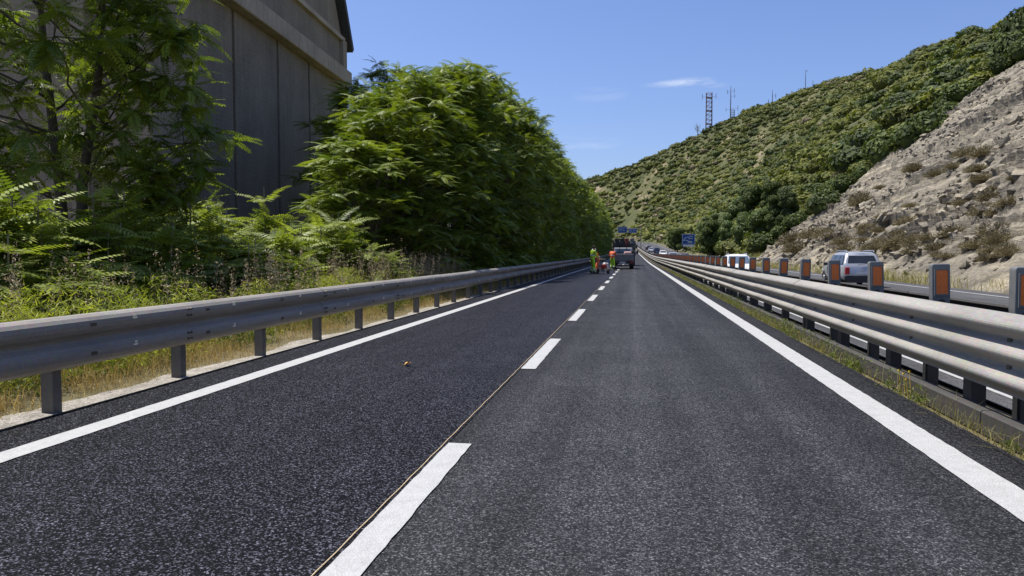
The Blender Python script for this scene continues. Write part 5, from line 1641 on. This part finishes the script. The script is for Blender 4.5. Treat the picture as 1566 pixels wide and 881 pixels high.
for px, py, wp, hf in ((1330, 320, 40, .8), (1295, 270, 44, .8), (1410, 270, 46, .5), (1360, 345, 30, .7), (1520, 345, 54, .9), (1470, 380, 50, .9), (1535, 380, 60, .9), (1505, 400, 44, .8), (1430, 385, 36, .8), (1330, 362, 30, .8), (1300, 352, 26, .8), (1270, 372, 30, .7), (1385, 375, 34, .7), (1400, 330, 26, .7), (1560, 330, 40, .8), (1450, 410, 34, .8), (1230, 372, 24, .7), (1480, 330, 30, .7), (1555, 410, 40, .7)):
    bush_at(px, py, wp, 'dry', 'dry brown bush growing on the bare rock slope', 'dry bushes on the rock slope', hf)

# trees at the far foot of the rock slope
def foot_tree(px, Y, X, wpx, hpx, kind, label, group):
    base = np.array(W(X, Y, -.5)); base[2] = max(base[2], float(hillz(base[0], Y)) - .2); k = proj(base)[2]; r_ = wpx / 2 * k / FPX; hh_ = hpx * k / FPX
    e = empty('foot_tree', label, 'tree', base, random.uniform(0, 6.28), group)
    crown = []
    src = BL if kind == 'light' else BG
    Vs, Fs, Ts, b = [], [], [], 0
    rs_ = np.random.default_rng(int(px))
    for q in range(13):
        me = src[q % len(src)]; V = np.empty(len(me.vertices) * 3, np.float32); me.vertices.foreach_get('co', V); V = V.reshape(-1, 3)
        F = np.array([p_.vertices[:] for p_ in me.polygons]); T_ = np.empty(len(F), np.float32); me.attributes['tint'].data.foreach_get('value', T_)
        a = q * 2.4; rr = r_ * rs_.uniform(.15, .62); z_ = hh_ * (.16 + .68 * q / 12.); sz = r_ * rs_.uniform(.28, .58)
        Vs.append(V * sz + [rr * math.cos(a), rr * math.sin(a), z_ - sz * .2]); Fs.append(F + b); b += len(V); Ts.append(T_)
    obj('crown', np_mesh('crown', np.concatenate(Vs), np.concatenate(Fs), MT['scrub_light' if kind == 'light' else 'scrub_dark'], True, np.concatenate(Ts)), e)
    MB().tube([(0, 0, -.8), (.05, .05, hh_ * .4), (.1, 0, hh_ * .75)], [.22, .16, .05], 8).tube([(0, 0, hh_ * .25), (r_ * .4, .1, hh_ * .55)], [.1, .04], 6).build('trunk', MT['bark'], e)


for px, Y, wp, hp, kd in ((1088, 150, 46, 62, 'dark'), (1112, 140, 40, 58, 'light'), (1083, 165, 36, 74, 'light'), (1140, 128, 46, 64, 'light'), (1165, 122, 44, 60, 'light'), (1188, 118, 42, 66, 'dark'), (1205, 114, 40, 70, 'dark'), (1030, 230, 30, 36, 'dark'), (1008, 240, 30, 34, 'dark'), (1125, 160, 42, 64, 'light'), (1150, 150, 46, 74, 'dark'), (1178, 140, 42, 74, 'dark')):
    X = at_y(px, 380, Y)[0] - float(sx(Y)); X = max(X, 14.6)
    foot_tree(px, Y, X, wp, hp, kd, 'dark spreading tree at the far foot of the rock slope' if kd == 'dark' else 'pale green tree among the dark ones at the foot of the hill', 'dark trees at the hill foot' if kd == 'dark' else 'pale trees at the hill foot')

# bare dead tree beside the lattice tower
b0, dist = ridge(1067, 200)
e = empty('bare_tree', 'bare grey leafless tree beside the lattice tower on the crest', 'tree', b0)
mb = MB(); rs = np.random.default_rng(3)
mb.tube([(0, 0, -1), (.1, 0, 3), (0, 0, 6.5)], [.22, .15, .05], 6)
mb.build('trunk', MT['twig'], e); mb = MB()
for q in range(22):
    z_ = rs.uniform(.8, 5.2); a = rs.random() * 6.28; L_ = rs.uniform(1.5, 3.8)
    p1 = (math.cos(a) * L_ * .5, math.sin(a) * L_ * .5, z_ + L_ * .45); p2 = (math.cos(a) * L_ * .8, math.sin(a) * L_ * .8, z_ + L_ * .95)
    mb.tube([(0, 0, z_), p1, p2], [.09, .06, .02], 4)
    mb.tube([p1, (p1[0] + rs.normal(0, .6), p1[1] + rs.normal(0, .6), p1[2] + 1.2)], [.045, .015], 4)
mb.build('branches', MT['twig'], e)
